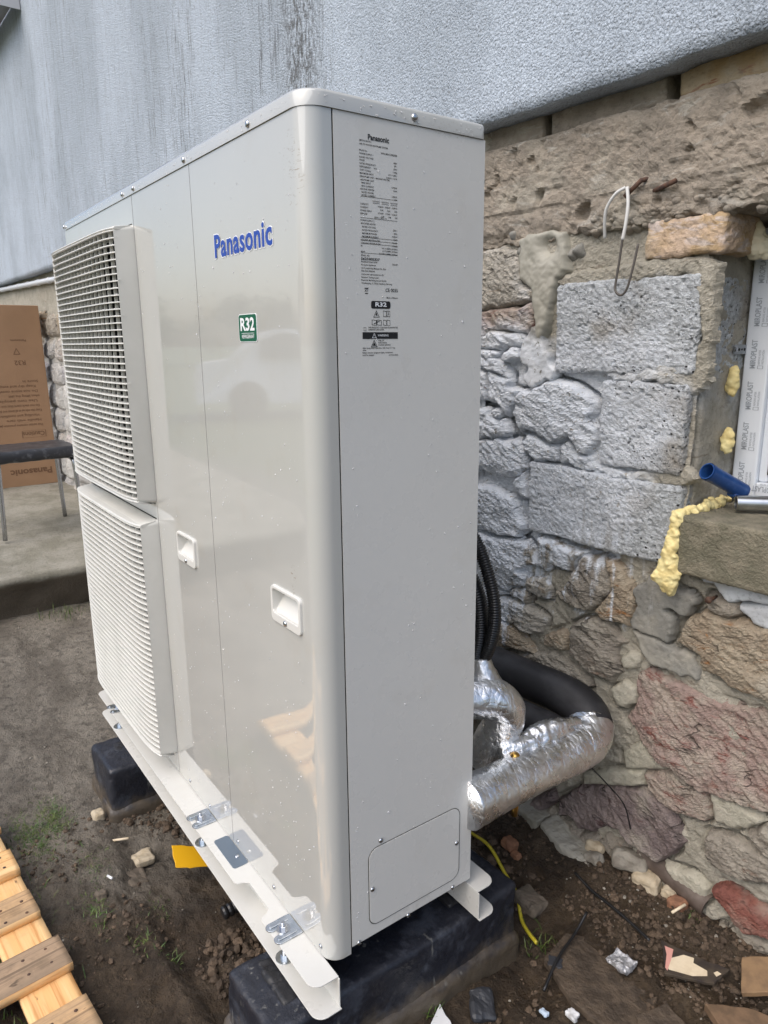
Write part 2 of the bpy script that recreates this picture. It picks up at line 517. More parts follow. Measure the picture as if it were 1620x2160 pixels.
M_WIRE = simple('wire_dark', (.09, .08, .07), .55)
M_WIREW = simple('wire_white', (.62, .62, .60), .5)
M_BLUEP = simple('blue_plastic', (.012, .055, .20), .38, col2=(.03, .09, .26), scale=50, lo=.5, hi=.75)
M_STEEL = simple('steel_tube', (.55, .57, .59), .3, 1.0, col2=(.40, .42, .44), scale=30)
M_CARD = simple('cardboard', (.36, .215, .12), .75, col2=(.32, .19, .105), scale=3, bump=.12, bscale=90)
M_CARDINK = simple('cardboard_ink', (.18, .095, .05), .8)
M_VINYL = simple('black_vinyl', (.03, .032, .038), .35, col2=(.11, .115, .125), scale=26, lo=.52, hi=.72, bump=.3, bscale=40)
M_CHROME = simple('chrome_leg', (.45, .46, .48), .25, 1.0)
M_PIPEW = simple('white_pipe', (.66, .69, .73), .4)
M_YELLOW = simple('yellow_plastic', (.72, .39, .012), .4, bump=.1)
M_YCABLE = simple('yellow_cable', (.50, .42, .03), .45, col2=(.16, .13, .05), scale=70, lo=.55, hi=.7)
M_BLACKP = simple('black_plastic', (.012, .012, .013), .4)
M_PAPER = simple('white_litter', (.62, .63, .64), .6, col2=(.42, .42, .42), scale=60, bump=.8, bscale=120)
M_PAINTCHIP = simple('cream_chip', (.68, .58, .42), .6, col2=(.60, .50, .35), scale=40)
M_PINK = simple('pink_chip', (.60, .30, .25), .6)
M_TARBOARD = simple('tarred_board', (.03, .022, .018), .7, col2=(.06, .045, .03), scale=40)
M_BROWNP = simple('brown_pipe', (.085, .062, .05), .6, col2=(.16, .13, .11), scale=20, lo=.4, hi=.7, bump=.4)
M_LUMP = {'a': simple('rubble_grey', (.27, .25, .21), .9, col2=(.19, .17, .14), scale=40, bump=.7, bscale=130),
          'b': simple('rubble_red', (.27, .135, .075), .9, col2=(.2, .1, .06), scale=40, bump=.7, bscale=130),
          'c': simple('rubble_cream', (.47, .40, .29), .9, col2=(.38, .31, .21), scale=40, bump=.7, bscale=130),
          'd': simple('rubble_dark', (.13, .105, .08), .9, col2=(.09, .075, .055), scale=40, bump=.7, bscale=130)}

def wood(name, c1, c2, c3, ang):
    t = NT(name)
    t.use_object()
    g = t.noise((4, 110, 60), 4, .6, .35)
    g2 = t.noise((2.2, 26, 18), 3, .5, .6, off=3)
    c = t.mix(t.rng(g2, .35, .65), c1, c2)
    c = t.mix(t.math('MULTIPLY', t.rng(g, .48, .70), .75), c, c3)
    kn = t.math('MULTIPLY', t.rng(t.noise((22, 55, 40), 3, off=8), .66, .74), .8)
    c = t.mix(kn, c, (.06, .04, .03))
    c = t.mix(t.math('MULTIPLY', t.rng(t.noise(9, 5, .7, off=15), .52, .70), .55), c, tuple(q * .55 for q in c2))
    return t.done(c, .75, 0, t.bump(g, .5, .0015), spec=.3)
M_PINE = wood('fresh_pine', (.74, .44, .185), (.78, .54, .28), (.52, .235, .075), 0)
M_OLDPINE = wood('weathered_pine', (.40, .28, .18), (.27, .195, .13), (.12, .085, .06), 0)
M_OLDPINE2 = wood('half_weathered_pine', (.58, .375, .20), (.36, .25, .15), (.17, .11, .065), 0)

def ground_mat():
    t = NT('mud_ground')
    x, y, z = t.xyz()
    c = t.mix(t.rng(t.noise(9, 6, .65), .36, .62), (.045, .031, .019), (.100, .072, .046))
    c = t.mix(t.math('MULTIPLY', t.rng(t.noise(70, 5, .7), .45, .70), .6), c, (.030, .021, .014))
    c = t.mix(t.math('MULTIPLY', t.rng(t.noise(30, 5, .7, off=5), .56, .68), .5), c, (.17, .125, .08))
    left = t.rng(t.math('ADD', x, t.math('MULTIPLY', t.math('SUBTRACT', t.noise(2.2, 4), .5), 1.1)), -.38, -1.02)
    cl = t.mix(t.rng(t.noise((3, 6, 3), 5, .65, .8), .36, .64), (.15, .13, .103), (.275, .245, .20))
    cl = t.mix(t.math('MULTIPLY', t.rng(t.noise(34, 5, .7), .48, .66), .75), cl, (.08, .068, .052))
    c = t.mix(left, c, cl)
    yard = t.rng(t.math('ADD', y, t.math('MULTIPLY', t.noise(.8, 4), .8)), -1.6, -2.6)
    gr = t.mix(t.rng(t.noise(2.5, 6), .4, .6), (.075, .105, .035), (.11, .125, .05))
    c = t.mix(yard, c, gr)
    wet = t.rng(t.noise(7, 4, off=9), .40, .62, .38, .85)
    h = t.math('ADD', t.noise(60, 8, .7, .4), t.math('MULTIPLY', t.noise(220, 4, .7), .4))
    return t.done(c, wet, 0, t.bump(h, 1.0, .020), spec=.4)
M_GROUND = ground_mat()
M_SOIL = simple('soil_clod', (.062, .043, .028), .85, col2=(.115, .08, .052), scale=30, bump=.8, bscale=160, bdist=.004)
def slab_mat():
    t = NT('terrace_concrete')
    x, y, z = t.xyz()
    c = t.mix(t.rng(t.noise(6, 6, .65), .36, .64), (.30, .285, .24), (.20, .19, .15))
    c = t.mix(t.math('MULTIPLY', t.rng(t.noise(60, 4, .7), .5, .7), .5), c, (.12, .11, .085))
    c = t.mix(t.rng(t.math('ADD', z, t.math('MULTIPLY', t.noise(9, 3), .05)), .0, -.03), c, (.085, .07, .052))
    return t.done(c, .85, 0, t.bump(t.noise(80, 6, .7), .9, .006), spec=.3)
M_SLAB = slab_mat()
M_GRASS = simple('grass_blade', (.06, .115, .022), .5, col2=(.11, .14, .035), scale=40)
M_LEAF = simple('tree_leaf', (.05, .085, .03), .6, col2=(.085, .12, .045), scale=2)
M_BARK = simple('bark', (.09, .07, .05), .9, bump=.6, bscale=20)
M_TILE = simple('broken_tile', (.088, .064, .043), .75, col2=(.050, .036, .024), scale=26, lo=.40, hi=.58, bump=1.0, bscale=55, bdist=.008)

# ------------------------------------------------------------------ ground
def gh(x, y):
    x = np.atleast_1d(np.asarray(x, float)); y = np.atleast_1d(np.asarray(y, float))
    P = np.stack([x, y, 0 * x], 1)
    near = sstep(-1.15, -.75, x + .25 * fbm(P * 2.2, 2, 3)) * sstep(-1.6, -.7, y) * sstep(2.6, 1.2, x)
    z = -.212 + .012 * fbm(P * 1.3, 3, 5)
    z = z + near * (.017 * fbm(P * 7, 4, 1) + .012 * fbm(P * 24, 3, 2, .6) + .008 * (1 - 2 * np.abs(fbm(P * 38, 3, 14, .6))) + .004 * fbm(P * 75, 2, 15)) + (1 - near) * .006 * fbm(P * 9, 4, 4)
    berm = sstep(.52, .80, y + .04 * fbm(P * 5, 2, 8)) * sstep(-1.2, -.3, x)
    z = z + .055 * berm + berm * .006 * fbm(P * 60, 2, 12)
    # trench dug beside the feet, with a kept ledge on the yard side
    tr = sstep(-.17, -.11, y + .02 * fbm(P * 6, 2, 9)) * sstep(.62, .40, y) * sstep(-1.02, -.82, x) * sstep(.30, .05, x)
    z = z - .028 * tr
    return z

def axis_pts(lo, hi, fine, far):
    a = list(np.arange(lo, hi, fine))
    s = fine
    p = lo
    left = []
    while p > -far:
        s *= 1.35; p -= s; left.append(p)
    s = fine; p = a[-1]; right = []
    while p < far:
        s *= 1.35; p += s; right.append(p)
    return np.array(left[::-1] + a + right)

gx = axis_pts(-1.70, .60, .0058, 260); gy = axis_pts(-.55, .84, .0058, 260)
GX, GY = np.meshgrid(gx, gy, indexing='ij')
GZ = gh(GX.ravel(), GY.ravel())
ii = np.arange(GX.size).reshape(GX.shape)
gq = np.stack([ii[:-1, :-1], ii[1:, :-1], ii[1:, 1:], ii[:-1, 1:]], -1).reshape(-1, 4)
tag(mk('ground', np.stack([GX.ravel(), GY.ravel(), GZ], 1), gq, M_GROUND, smooth=True), kind='structure')

# raised concrete terrace on the left
def terr(V):
    V = V.copy()
    V[:, 2] += np.where(V[:, 2] > -.1, (-2.68 - V[:, 0]) * .045, 0)
    fr = sstep(-2.9, -2.66, V[:, 0]) * sstep(-.02, -.12, V[:, 2])
    P = V * np.array([0, 5, 9]) + 3
    V[:, 0] -= fr * (.05 + .06 * fbm(P, 3, 41))
    return V
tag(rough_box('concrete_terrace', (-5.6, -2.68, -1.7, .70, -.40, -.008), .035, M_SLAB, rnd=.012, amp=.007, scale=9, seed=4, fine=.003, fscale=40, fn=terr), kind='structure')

# ------------------------------------------------------------------ house wall
WTH = math.atan(.035)
wall = tag(empty('house_wall', (0, .78, 0), WTH), 'old house wall of rubble stone and blocks under streaked grey-white roughcast', 'wall')
def W(u, w, v):
    return Vector((u * math.cos(WTH) - w * math.sin(WTH), .78 + u * math.sin(WTH) + w * math.cos(WTH), v))

STONES=[
 ('w',14,[(-0.471,1.247),(-0.405,1.251),(-0.348,1.235),(-0.342,1.161),(-0.306,1.144),(-0.312,1.128),(-0.355,1.12),(-0.482,1.109)]),
 ('m',8,[(-0.481,1.107),(-0.436,1.112),(-0.355,1.109),(-0.309,1.122),(-0.299,1.096),(-0.306,1.068),(-0.32,1.053),(-0.396,1.061),(-0.437,1.059),(-0.483,1.039)]),
 ('w',16,[(-0.486,1.037),(-0.437,1.059),(-0.334,1.051),(-0.322,1.044),(-0.339,1.018),(-0.363,1.021),(-0.385,1.025),(-0.4,1.011),(-0.442,1.016),(-0.486,1.018)]),
 ('g',14,[(-0.482,1.016),(-0.403,1.011),(-0.404,1.0),(-0.441,0.99),(-0.478,0.999)]),
 ('w',18,[(-0.393,0.997),(-0.363,1.018),(-0.342,1.018),(-0.338,0.996),(-0.371,0.984),(-0.393,0.988)]),
 ('s',20,[(-0.332,0.989),(-0.327,1.027),(-0.3,1.068),(-0.283,1.057),(-0.271,1.046),(-0.263,1.009),(-0.246,1.007),(-0.242,0.984),(-0.228,0.967),(-0.243,0.947),(-0.299,0.93),(-0.32,0.942),(-0.313,0.974)]),
 ('g',12,[(-0.482,0.997),(-0.412,0.994),(-0.383,0.977),(-0.367,0.957),(-0.366,0.941),(-0.401,0.956),(-0.441,0.966),(-0.481,0.97)]),
 ('w',16,[(-0.44,0.962),(-0.401,0.951),(-0.363,0.943),(-0.365,0.927),(-0.337,0.919),(-0.357,0.876),(-0.375,0.854),(-0.399,0.886),(-0.441,0.888),(-0.436,0.926)]),
 ('r',4,[(-0.481,0.961),(-0.447,0.957),(-0.441,0.919),(-0.445,0.89),(-0.482,0.891)]),
 ('g',26,[(-0.351,0.877),(-0.346,0.905),(-0.329,0.922),(-0.299,0.921),(-0.262,0.938),(-0.221,0.948),(-0.173,0.935),(-0.136,0.916),(-0.122,0.904),(-0.123,0.879),(-0.135,0.867),(-0.111,0.846),(-0.107,0.821),(-0.135,0.789),(-0.153,0.791),(-0.182,0.823),(-0.208,0.811),(-0.235,0.802),(-0.282,0.825),(-0.324,0.83),(-0.333,0.827),(-0.356,0.86)]),
 ('g',22,[(-0.488,0.866),(-0.437,0.867),(-0.417,0.844),(-0.378,0.847),(-0.361,0.817),(-0.37,0.807),(-0.418,0.798),(-0.486,0.789)]),
 ('y',10,[(-0.424,0.867),(-0.392,0.879),(-0.379,0.863),(-0.391,0.852),(-0.417,0.849)]),
 ('g',20,[(-0.486,0.785),(-0.373,0.8),(-0.342,0.805),(-0.31,0.78),(-0.308,0.736),(-0.338,0.71),(-0.389,0.708),(-0.415,0.709),(-0.484,0.713)]),
 ('w',8,[(-0.306,0.818),(-0.235,0.797),(-0.21,0.796),(-0.214,0.768),(-0.279,0.756),(-0.304,0.774),(-0.326,0.795)]),
 ('w',8,[(-0.207,0.803),(-0.181,0.818),(-0.155,0.786),(-0.117,0.784),(-0.118,0.763),(-0.172,0.762),(-0.205,0.763)]),
 ('g',24,[(-0.483,0.666),(-0.424,0.672),(-0.394,0.669),(-0.342,0.658),(-0.331,0.64),(-0.321,0.615),(-0.301,0.597),(-0.301,0.584),(-0.318,0.561),(-0.376,0.554),(-0.48,0.551)]),
 ('w',12,[(-0.337,0.706),(-0.311,0.728),(-0.306,0.689),(-0.298,0.661),(-0.317,0.663),(-0.343,0.693)]),
 ('g',26,[(-0.48,0.538),(-0.427,0.546),(-0.363,0.546),(-0.321,0.557),(-0.295,0.554),(-0.264,0.524),(-0.254,0.504),(-0.29,0.493),(-0.311,0.477),(-0.289,0.465),(-0.296,0.441),(-0.335,0.425),(-0.354,0.41),(-0.388,0.414),(-0.423,0.447),(-0.457,0.506)]),
 ('w',22,[(-0.289,0.459),(-0.271,0.471),(-0.229,0.481),(-0.216,0.455),(-0.217,0.427),(-0.25,0.421),(-0.294,0.438)]),
 ('g',14,[(-0.347,0.409),(-0.335,0.421),(-0.291,0.433),(-0.274,0.414),(-0.286,0.395),(-0.327,0.401)]),
 ('w',22,[(-0.39,0.376),(-0.327,0.394),(-0.273,0.393),(-0.22,0.376),(-0.225,0.358),(-0.239,0.328),(-0.282,0.319),(-0.318,0.323),(-0.392,0.33)]),
 ('g',20,[(-0.255,0.571),(-0.208,0.575),(-0.171,0.566),(-0.125,0.565),(-0.135,0.551),(-0.147,0.53),(-0.16,0.513),(-0.174,0.514),(-0.219,0.515),(-0.23,0.493),(-0.251,0.505)]),
 ('g',24,[(-0.204,0.448),(-0.171,0.477),(-0.159,0.494),(-0.142,0.529),(-0.13,0.555),(-0.079,0.564),(-0.053,0.526),(-0.049,0.496),(-0.067,0.469),(-0.095,0.434),(-0.13,0.43),(-0.174,0.432)]),
 ('y',18,[(-0.073,0.561),(-0.041,0.564),(-0.021,0.547),(-0.0,0.517),(0.017,0.48),(0.004,0.435),(0.004,0.429),(-0.042,0.425),(-0.068,0.421),(-0.091,0.435),(-0.064,0.467),(-0.046,0.496),(-0.051,0.529)]),
 ('g',22,[(-0.149,0.381),(-0.11,0.41),(-0.084,0.415),(-0.061,0.418),(-0.006,0.386),(-0.022,0.367),(-0.025,0.347),(-0.008,0.314),(-0.021,0.297),(-0.034,0.27),(-0.093,0.282),(-0.113,0.289),(-0.154,0.311),(-0.149,0.347)]),
 ('y',16,[(-0.391,0.322),(-0.317,0.321),(-0.294,0.31),(-0.281,0.298),(-0.255,0.271),(-0.292,0.263),(-0.361,0.255),(-0.396,0.26)]),
 ('y',14,[(-0.233,0.327),(-0.165,0.369),(-0.151,0.347),(-0.16,0.31),(-0.19,0.308),(-0.231,0.297)]),
 ('g',14,[(-0.354,0.236),(-0.279,0.26),(-0.201,0.297),(-0.157,0.29),(-0.114,0.274),(-0.091,0.246),(-0.117,0.233),(-0.204,0.237),(-0.265,0.236),(-0.33,0.236)]),
 ('s',22,[(0.038,0.552),(0.053,0.567),(0.079,0.558),(0.089,0.543),(0.141,0.533),(0.148,0.521),(0.133,0.497),(0.121,0.485),(0.098,0.493),(0.085,0.487),(0.107,0.473),(0.103,0.441),(0.091,0.421),(0.058,0.424),(0.012,0.425),(0.006,0.438),(0.02,0.477),(0.005,0.516),(0.035,0.529)]),
 ('s',18,[(0.013,0.419),(0.063,0.421),(0.092,0.415),(0.113,0.406),(0.152,0.413),(0.165,0.389),(0.163,0.364),(0.133,0.359),(0.11,0.36),(0.059,0.357),(0.037,0.385)]),
 ('y',28,[(0.133,0.481),(0.17,0.51),(0.211,0.506),(0.249,0.517),(0.263,0.51),(0.304,0.513),(0.326,0.481),(0.33,0.369),(0.279,0.373),(0.233,0.372),(0.217,0.385),(0.168,0.382),(0.164,0.413),(0.154,0.417),(0.113,0.429)]),
 ('g',22,[(0.169,0.543),(0.203,0.547),(0.231,0.539),(0.242,0.526),(0.213,0.507),(0.187,0.509),(0.171,0.521)]),
 ('p',26,[(0.13,0.583),(0.153,0.585),(0.213,0.584),(0.296,0.589),(0.299,0.561),(0.232,0.553),(0.215,0.544),(0.19,0.56),(0.181,0.572),(0.132,0.578)]),
 ('p',22,[(0.231,0.544),(0.299,0.559),(0.304,0.515),(0.262,0.515),(0.248,0.525),(0.234,0.535)]),
 ('m',30,[(0.034,0.332),(0.056,0.342),(0.089,0.34),(0.139,0.338),(0.196,0.333),(0.228,0.337),(0.304,0.346),(0.341,0.345),(0.377,0.161),(0.327,0.143),(0.285,0.137),(0.244,0.132),(0.195,0.124),(0.133,0.14),(0.084,0.147),(0.055,0.175),(0.011,0.212),(0.02,0.233),(0.033,0.259),(0.029,0.306)]),
 ('c',16,[(-0.035,0.263),(-0.005,0.292),(0.03,0.294),(0.031,0.253),(0.005,0.229),(-0.019,0.227)]),
 ('c',14,[(-0.014,0.342),(-0.001,0.367),(0.031,0.373),(0.038,0.352),(0.027,0.336),(-0.003,0.323)]),
 ('c',12,[(0.006,0.129),(0.051,0.17),(0.08,0.145),(0.122,0.139),(0.098,0.121),(0.06,0.106),(0.018,0.086)]),
 ('m',20,[(0.065,0.096),(0.101,0.122),(0.144,0.137),(0.181,0.127),(0.206,0.119),(0.22,0.075),(0.205,0.058),(0.149,0.042),(0.119,0.048),(0.076,0.064)]),
 ('d',26,[(-0.165,-0.096),(-0.097,-0.024),(-0.019,0.018),(0.061,0.052),(0.115,0.05),(0.152,0.016),(0.169,-0.016),(0.154,-0.046),(0.12,-0.095),(0.089,-0.094),(0.032,-0.096),(0.017,-0.071),(-0.016,-0.082),(-0.054,-0.121),(-0.094,-0.137),(-0.11,-0.114),(-0.153,-0.125)]),
 ('g',18,[(-0.222,-0.179),(-0.188,-0.131),(-0.157,-0.137),(-0.109,-0.125),(-0.089,-0.147),(-0.044,-0.131),(-0.002,-0.16),(0.029,-0.17),(-0.031,-0.187),(-0.105,-0.188),(-0.185,-0.19)]),
 ('g',14,[(-0.039,-0.139),(-0.019,-0.109),(0.024,-0.109),(0.056,-0.136),(0.045,-0.158),(0.002,-0.155)]),
 ('g',22,[(0.211,0.013),(0.217,0.039),(0.268,0.055),(0.337,0.052),(0.39,0.049),(0.394,0.013),(0.343,-0.001),(0.307,-0.016),(0.27,-0.026),(0.231,-0.036),(0.215,-0.015)]),
 ('r',24,[(0.239,-0.081),(0.257,-0.059),(0.29,-0.058),(0.35,-0.064),(0.389,-0.069),(0.393,-0.109),(0.356,-0.119),(0.32,-0.134),(0.294,-0.131),(0.261,-0.104)]),
 ('g',18,[(0.294,0.081),(0.329,0.12),(0.38,0.129),(0.389,0.056),(0.336,0.055),(0.317,0.063)]),
 ('c',12,[(0.212,0.124),(0.261,0.129),(0.286,0.13),(0.323,0.123),(0.287,0.088),(0.26,0.072),(0.23,0.073)]),
 ('c',12,[(-0.095,0.012),(-0.023,0.066),(0.057,0.098),(0.064,0.066),(0.029,0.045),(-0.045,0.008),(-0.093,-0.017)]),
 ('d',14,[(-0.261,-0.158),(-0.186,-0.084),(-0.174,-0.105),(-0.208,-0.152),(-0.238,-0.169)]),
 ('r',10,[(-0.032,-0.172),(0.002,-0.157),(0.025,-0.171),(0.005,-0.188),(-0.03,-0.2)]),
 ('g',16,[(0.251,-0.17),(0.294,-0.134),(0.326,-0.135),(0.357,-0.129),(0.395,-0.123),(0.384,-0.154),(0.292,-0.175)]),
 ('c',16,[(0.128,-0.098),(0.196,-0.078),(0.233,-0.089),(0.232,-0.117),(0.203,-0.149),(0.165,-0.127)]),
 ('g',20,[(0.295,0.396),(0.383,0.384),(0.389,0.331),(0.323,0.33)]),
]


def sdist(P, poly):
    """signed distance to polygon, negative inside (numpy)"""
    n = len(poly)
    A = np.array(poly); B = np.roll(A, -1, 0)
    best = np.full(len(P), 1e9); inside = np.zeros(len(P), bool)
    for a, b in zip(A, B):
        e = b - a; w = P - a
        t = np.clip((w @ e) / max(e @ e, 1e-12), 0, 1)
        d = w - t[:, None] * e
        best = np.minimum(best, (d ** 2).sum(1))
        c1 = (a[1] > P[:, 1]) != (b[1] > P[:, 1])
        with np.errstate(divide='ignore', invalid='ignore'):
            xi = a[0] + (P[:, 1] - a[1]) * e[0] / (e[1] if abs(e[1]) > 1e-12 else 1e-12)
        inside ^= c1 & (P[:, 0] < xi)
    d = np.sqrt(best)
    return np.where(inside, -d, d)

def relief(name, poly, T, mat, seed, h=.0033, back=.016, rag=.004, edge=.0055, lay=1.0, grow=.0045, dent=None, parent=None, base=0.0):
    poly = np.array(poly, float)
    lo = poly.min(0) - .012; hi = poly.max(0) + .012
    nu, nv = [max(3, int(math.ceil((hi[k] - lo[k]) / h))) for k in (0, 1)]
    U, V_ = np.meshgrid(np.linspace(lo[0], hi[0], nu + 1), np.linspace(lo[1], hi[1], nv + 1), indexing='ij')
    P2 = np.stack([U.ravel(), V_.ravel()], 1)
    def field(Q):
        q3 = np.stack([Q[:, 0], Q[:, 1], 0 * Q[:, 0] + seed], 1)
        return sdist(Q, poly) - grow + rag * fbm(q3 * 55, 3, seed + 70)
    sd = field(P2)
    idx = np.arange(P2.shape[0]).reshape(U.shape)
    q = np.stack([idx[:-1, :-1], idx[1:, :-1], idx[1:, 1:], idx[:-1, 1:]], -1).reshape(-1, 4)
    keep = sd[q].mean(1) < 0
    q = q[keep]
    if len(q) == 0: return None
    used = np.unique(q)
    mp = -np.ones(P2.shape[0], int); mp[used] = np.arange(len(used))
    q = mp[q]; P2 = P2[used]; sd = sd[used]
    e = 1e-4
    out = sd > -h * .35
    if out.any():
        Q = P2[out]
        g = np.stack([(field(Q + [e, 0]) - sd[out]) / e, (field(Q + [0, e]) - sd[out]) / e], 1)
        g /= np.maximum(np.linalg.norm(g, axis=1, keepdims=True), 1e-6)
        P2[out] = Q - np.clip(sd[out], -.01, .01)[:, None] * g
        sd[out] = 0
    d = -sd
    rr = random.Random(seed)
    th = rr.uniform(-.75, -.2)
    c, s_ = math.cos(th), math.sin(th)
    cen = poly.mean(0)
    X = (P2[:, 0] - cen[0]) * c + (P2[:, 1] - cen[1]) * s_; Y = -(P2[:, 0] - cen[0]) * s_ + (P2[:, 1] - cen[1]) * c
    p3 = np.stack([X, Y, 0 * X + seed * 1.37], 1)
    prof = 1 - np.exp(-(d / edge) ** 1.5)
    ext = max(np.ptp(X), np.ptp(Y), .02)
    # chipped flat facets: lower envelope of tilted planes
    fac = np.full(len(X), 1.0)
    for k in range(9):
        a_ = rr.uniform(0, 6.28); sl = rr.uniform(.05, .42); r0 = rr.uniform(.05, .42) * ext
        fac = np.minimum(fac, (T * .80 - sl * (X * math.cos(a_) + Y * math.sin(a_) - r0) + .0035 * fbm(p3 * 26, 2, seed + 40 + k)) / T)
    fac = np.clip(fac, .05, 1.0)
    n1 = fbm(p3 * 9, 3, seed)
    t = (fbm(p3 * np.array([6, 17, 1]), 4, seed + 1, .55) + Y * 1.5) * 5
    fr = t - np.floor(t)
    terr_ = (np.floor(t) + sstep(.0, 1.0, fr ** 7)) / 5 - Y * 1.5
    n3 = 1 - np.abs(fbm(p3 * np.array([20, 60, 1]), 4, seed + 2, .62)) * 2.2
    n4 = 1 - np.abs(fbm(p3 * np.array([60, 110, 1]), 3, seed + 5, .6)) * 2.2
    w = T * (.72 * fac if lay > .5 else .5) + T * .16 * n1 + lay * T * .42 * terr_ + lay * (.0055 * n3 + .0036 * n4) + .0018 * fbm(p3 * 170, 2, seed + 3)
    if dent is not None:
        w = w - dent[4] * np.exp(-((P2[:, 0] - dent[0]) / dent[2]) ** 2 - ((P2[:, 1] - dent[1]) / dent[3]) ** 2)
    w = back * (1 - prof) - prof * w + base
    w = np.where(sd >= 0, back + base, w)
    V = np.stack([P2[:, 0], w, P2[:, 1]], 1)
    return mk(name, V, q, mat, parent if parent is not None else wall, lay < .5)

for k, (kind, T, poly) in enumerate(STONES):
    nm = 'mortar_smear' if kind in 's' else ('plaster_slab' if kind == 'p' else ('mortar_lump' if kind == 'c' else 'stone'))
    relief(nm, poly, T * .00085, M_ST[kind], 100 + k * 7, lay=.25 if kind in 'spc' else 1.0, edge=.003 if kind in 'sp' else .005, rag=.008 if kind in 's' else .006)

# generic stones of the stretch behind the appliance and beyond it
gr_ = random.Random(3)
row_z = [-.22, -.05, .11, .28, .44, .60, .77, .93, 1.09, 1.26]
for r_ in range(9):
    u = -5.4 + gr_.uniform(0, .2)
    while u < -.50:
        wd = gr_.uniform(.17, .36)
        u1 = min(u + wd, -.44 - gr_.uniform(0, .03))
        if u1 - u > .08:
            z0, z1 = row_z[r_] + gr_.uniform(.0, .025), row_z[r_ + 1] - gr_.uniform(0.0, .025)
            j = lambda: gr_.uniform(-.022, .022)
            um = (u + u1) / 2
            poly = [(u + .01 + j() * .4, z0 + j()), (um + j(), z0 - .01 + j() * .5), (u1 - .01 + j() * .4, z0 + j()), (u1 - .005, (z0 + z1) / 2), (u1 - .012 + j() * .4, z1 + j()), (um + j(), z1 + .01), (u + .012 + j() * .4, z1 + j()), (u + .004, (z0 + z1) / 2)]
            if not (u1 < -2.6 and r_ < 1):
                relief('stone', poly, gr_.uniform(.014, .026), M_ST[gr_.choice('ggwwymd')], gr_.randrange(9000), h=.016, rag=.006, edge=.014)
        u = u1 + gr_.uniform(.0, .02)

# mortar bed filling the joints
def sheet(name, u0, u1, v0, v1, h, wfun, mat, parent=wall):
    nu, nv = int((u1 - u0) / h) + 1, int((v1 - v0) / h) + 1
    U, V_ = np.meshgrid(np.linspace(u0, u1, nu + 1), np.linspace(v0, v1, nv + 1), indexing='ij')
    P = np.stack([U.ravel(), 0 * U.ravel(), V_.ravel()], 1)
    P[:, 1] = wfun(P)
    i_ = np.arange(P.shape[0]).reshape(U.shape)
    q = np.stack([i_[:-1, :-1], i_[1:, :-1], i_[1:, 1:], i_[:-1, 1:]], -1).reshape(-1, 4)
    return mk(name, P, q, mat, parent, False)
def groove(P):
    g = np.zeros(len(P))
    for kind, T, poly in STONES:
        pl = np.array(poly); lo = pl.min(0) - .014; hi = pl.max(0) + .014
        m_ = (P[:, 0] > lo[0]) & (P[:, 0] < hi[0]) & (P[:, 2] > lo[1]) & (P[:, 2] < hi[1])
        if not m_.any(): continue
        d_ = sdist(P[m_][:, [0, 2]], pl) - .0045
        g[m_] = np.maximum(g[m_], np.exp(-(d_ / .0052) ** 2))
    return g * sstep(-.28, .12, fbm(P * 13, 3, 68))
def bed(P):
    rec = .003 + .008 * sstep(.35, .62, P[:, 2])
    Q = P @ np.array([[.83, 0, .55], [0, 1, 0], [-.55, 0, .83]])
    t = (fbm(Q * np.array([7, 1, 17]), 4, 65, .55)) * 5
    fr = t - np.floor(t)
    return rec - .011 * ((np.floor(t) + sstep(0, 1, fr ** 6)) / 5) + .006 * fbm(P * 11, 4, 61) + .0045 * fbm(P * 42, 3, 62, .6) + .0025 * np.abs(fbm(P * 110, 3, 63)) + .024 * groove(P)
sheet('mortar_bed', -.46, .102, -.30, 1.27, .004, bed, M_MORTAR)
sheet('mortar_bed', .102, .75, -.30, .60, .004, bed, M_MORTAR)
sheet('mortar_bed', -7.5, -.46, -.30, 1.55, .03, lambda P: .012 + .012 * fbm(P * 7, 4, 64), M_MORTAR)
# window jamb, in mortar over the block ends
rough_box('jamb_mortar', (-.02, .102, .030, .36, .56, 1.27), .006, M_MORTAR, wall, rnd=.006, amp=.005, scale=16, seed=8, fine=.002)

# cinder blocks
rough_box('concrete_block', (-.232, .104, -.010, .18, .967, 1.155), .0034, M_BLOCK, wall, rnd=.009, amp=.0045, scale=22, seed=11, pits=.0045, fine=.0026, fscale=150, warp=.006, flat=True)
rough_box('concrete_block', (-.101, .093, -.012, .20, .772, .950), .0034, M_BLOCK, wall, rnd=.009, amp=.005, scale=24, seed=12, pits=.0055, fine=.0026, fscale=150, warp=.006, flat=True)
rough_box('concrete_block', (-.290, .098, -.012, .18, .585, .752), .0034, M_BLOCK, wall, rnd=.009, amp=.005, scale=22, seed=13, pits=.0045, fine=.0026, fscale=150, warp=.007, flat=True)
# mortar squeezed over the joints of the blocks
for k, (poly, T) in enumerate([
    ([(-.24, 1.16), (-.20, 1.175), (-.10, 1.178), (-.03, 1.188), (.02, 1.183), (.10, 1.18), (.128, 1.165), (.120, 1.14), (.06, 1.152), (-.05, 1.150), (-.15, 1.148), (-.22, 1.140)], 18),
    ([(-.10, .972), (-.03, .968), (.03, .985), (.07, .975), (.115, .985), (.128, .96), (.10, .925), (.06, .945), (.0, .952), (-.08, .945)], 20),
    ([(.085, 1.15), (.125, 1.17), (.130, 1.05), (.126, .96), (.10, .965), (.104, 1.06)], 10),
    ([(-.10, .775), (-.03, .765), (.04, .775), (.10, .790), (.12, .77), (.09, .745), (.02, .748), (-.06, .745), (-.12, .752), (-.18, .760), (-.17, .785)], 14)]):
    relief('joint_mortar', poly, T * .0006, M_MORTAR, 700 + k, lay=.55, edge=.004, rag=.010)

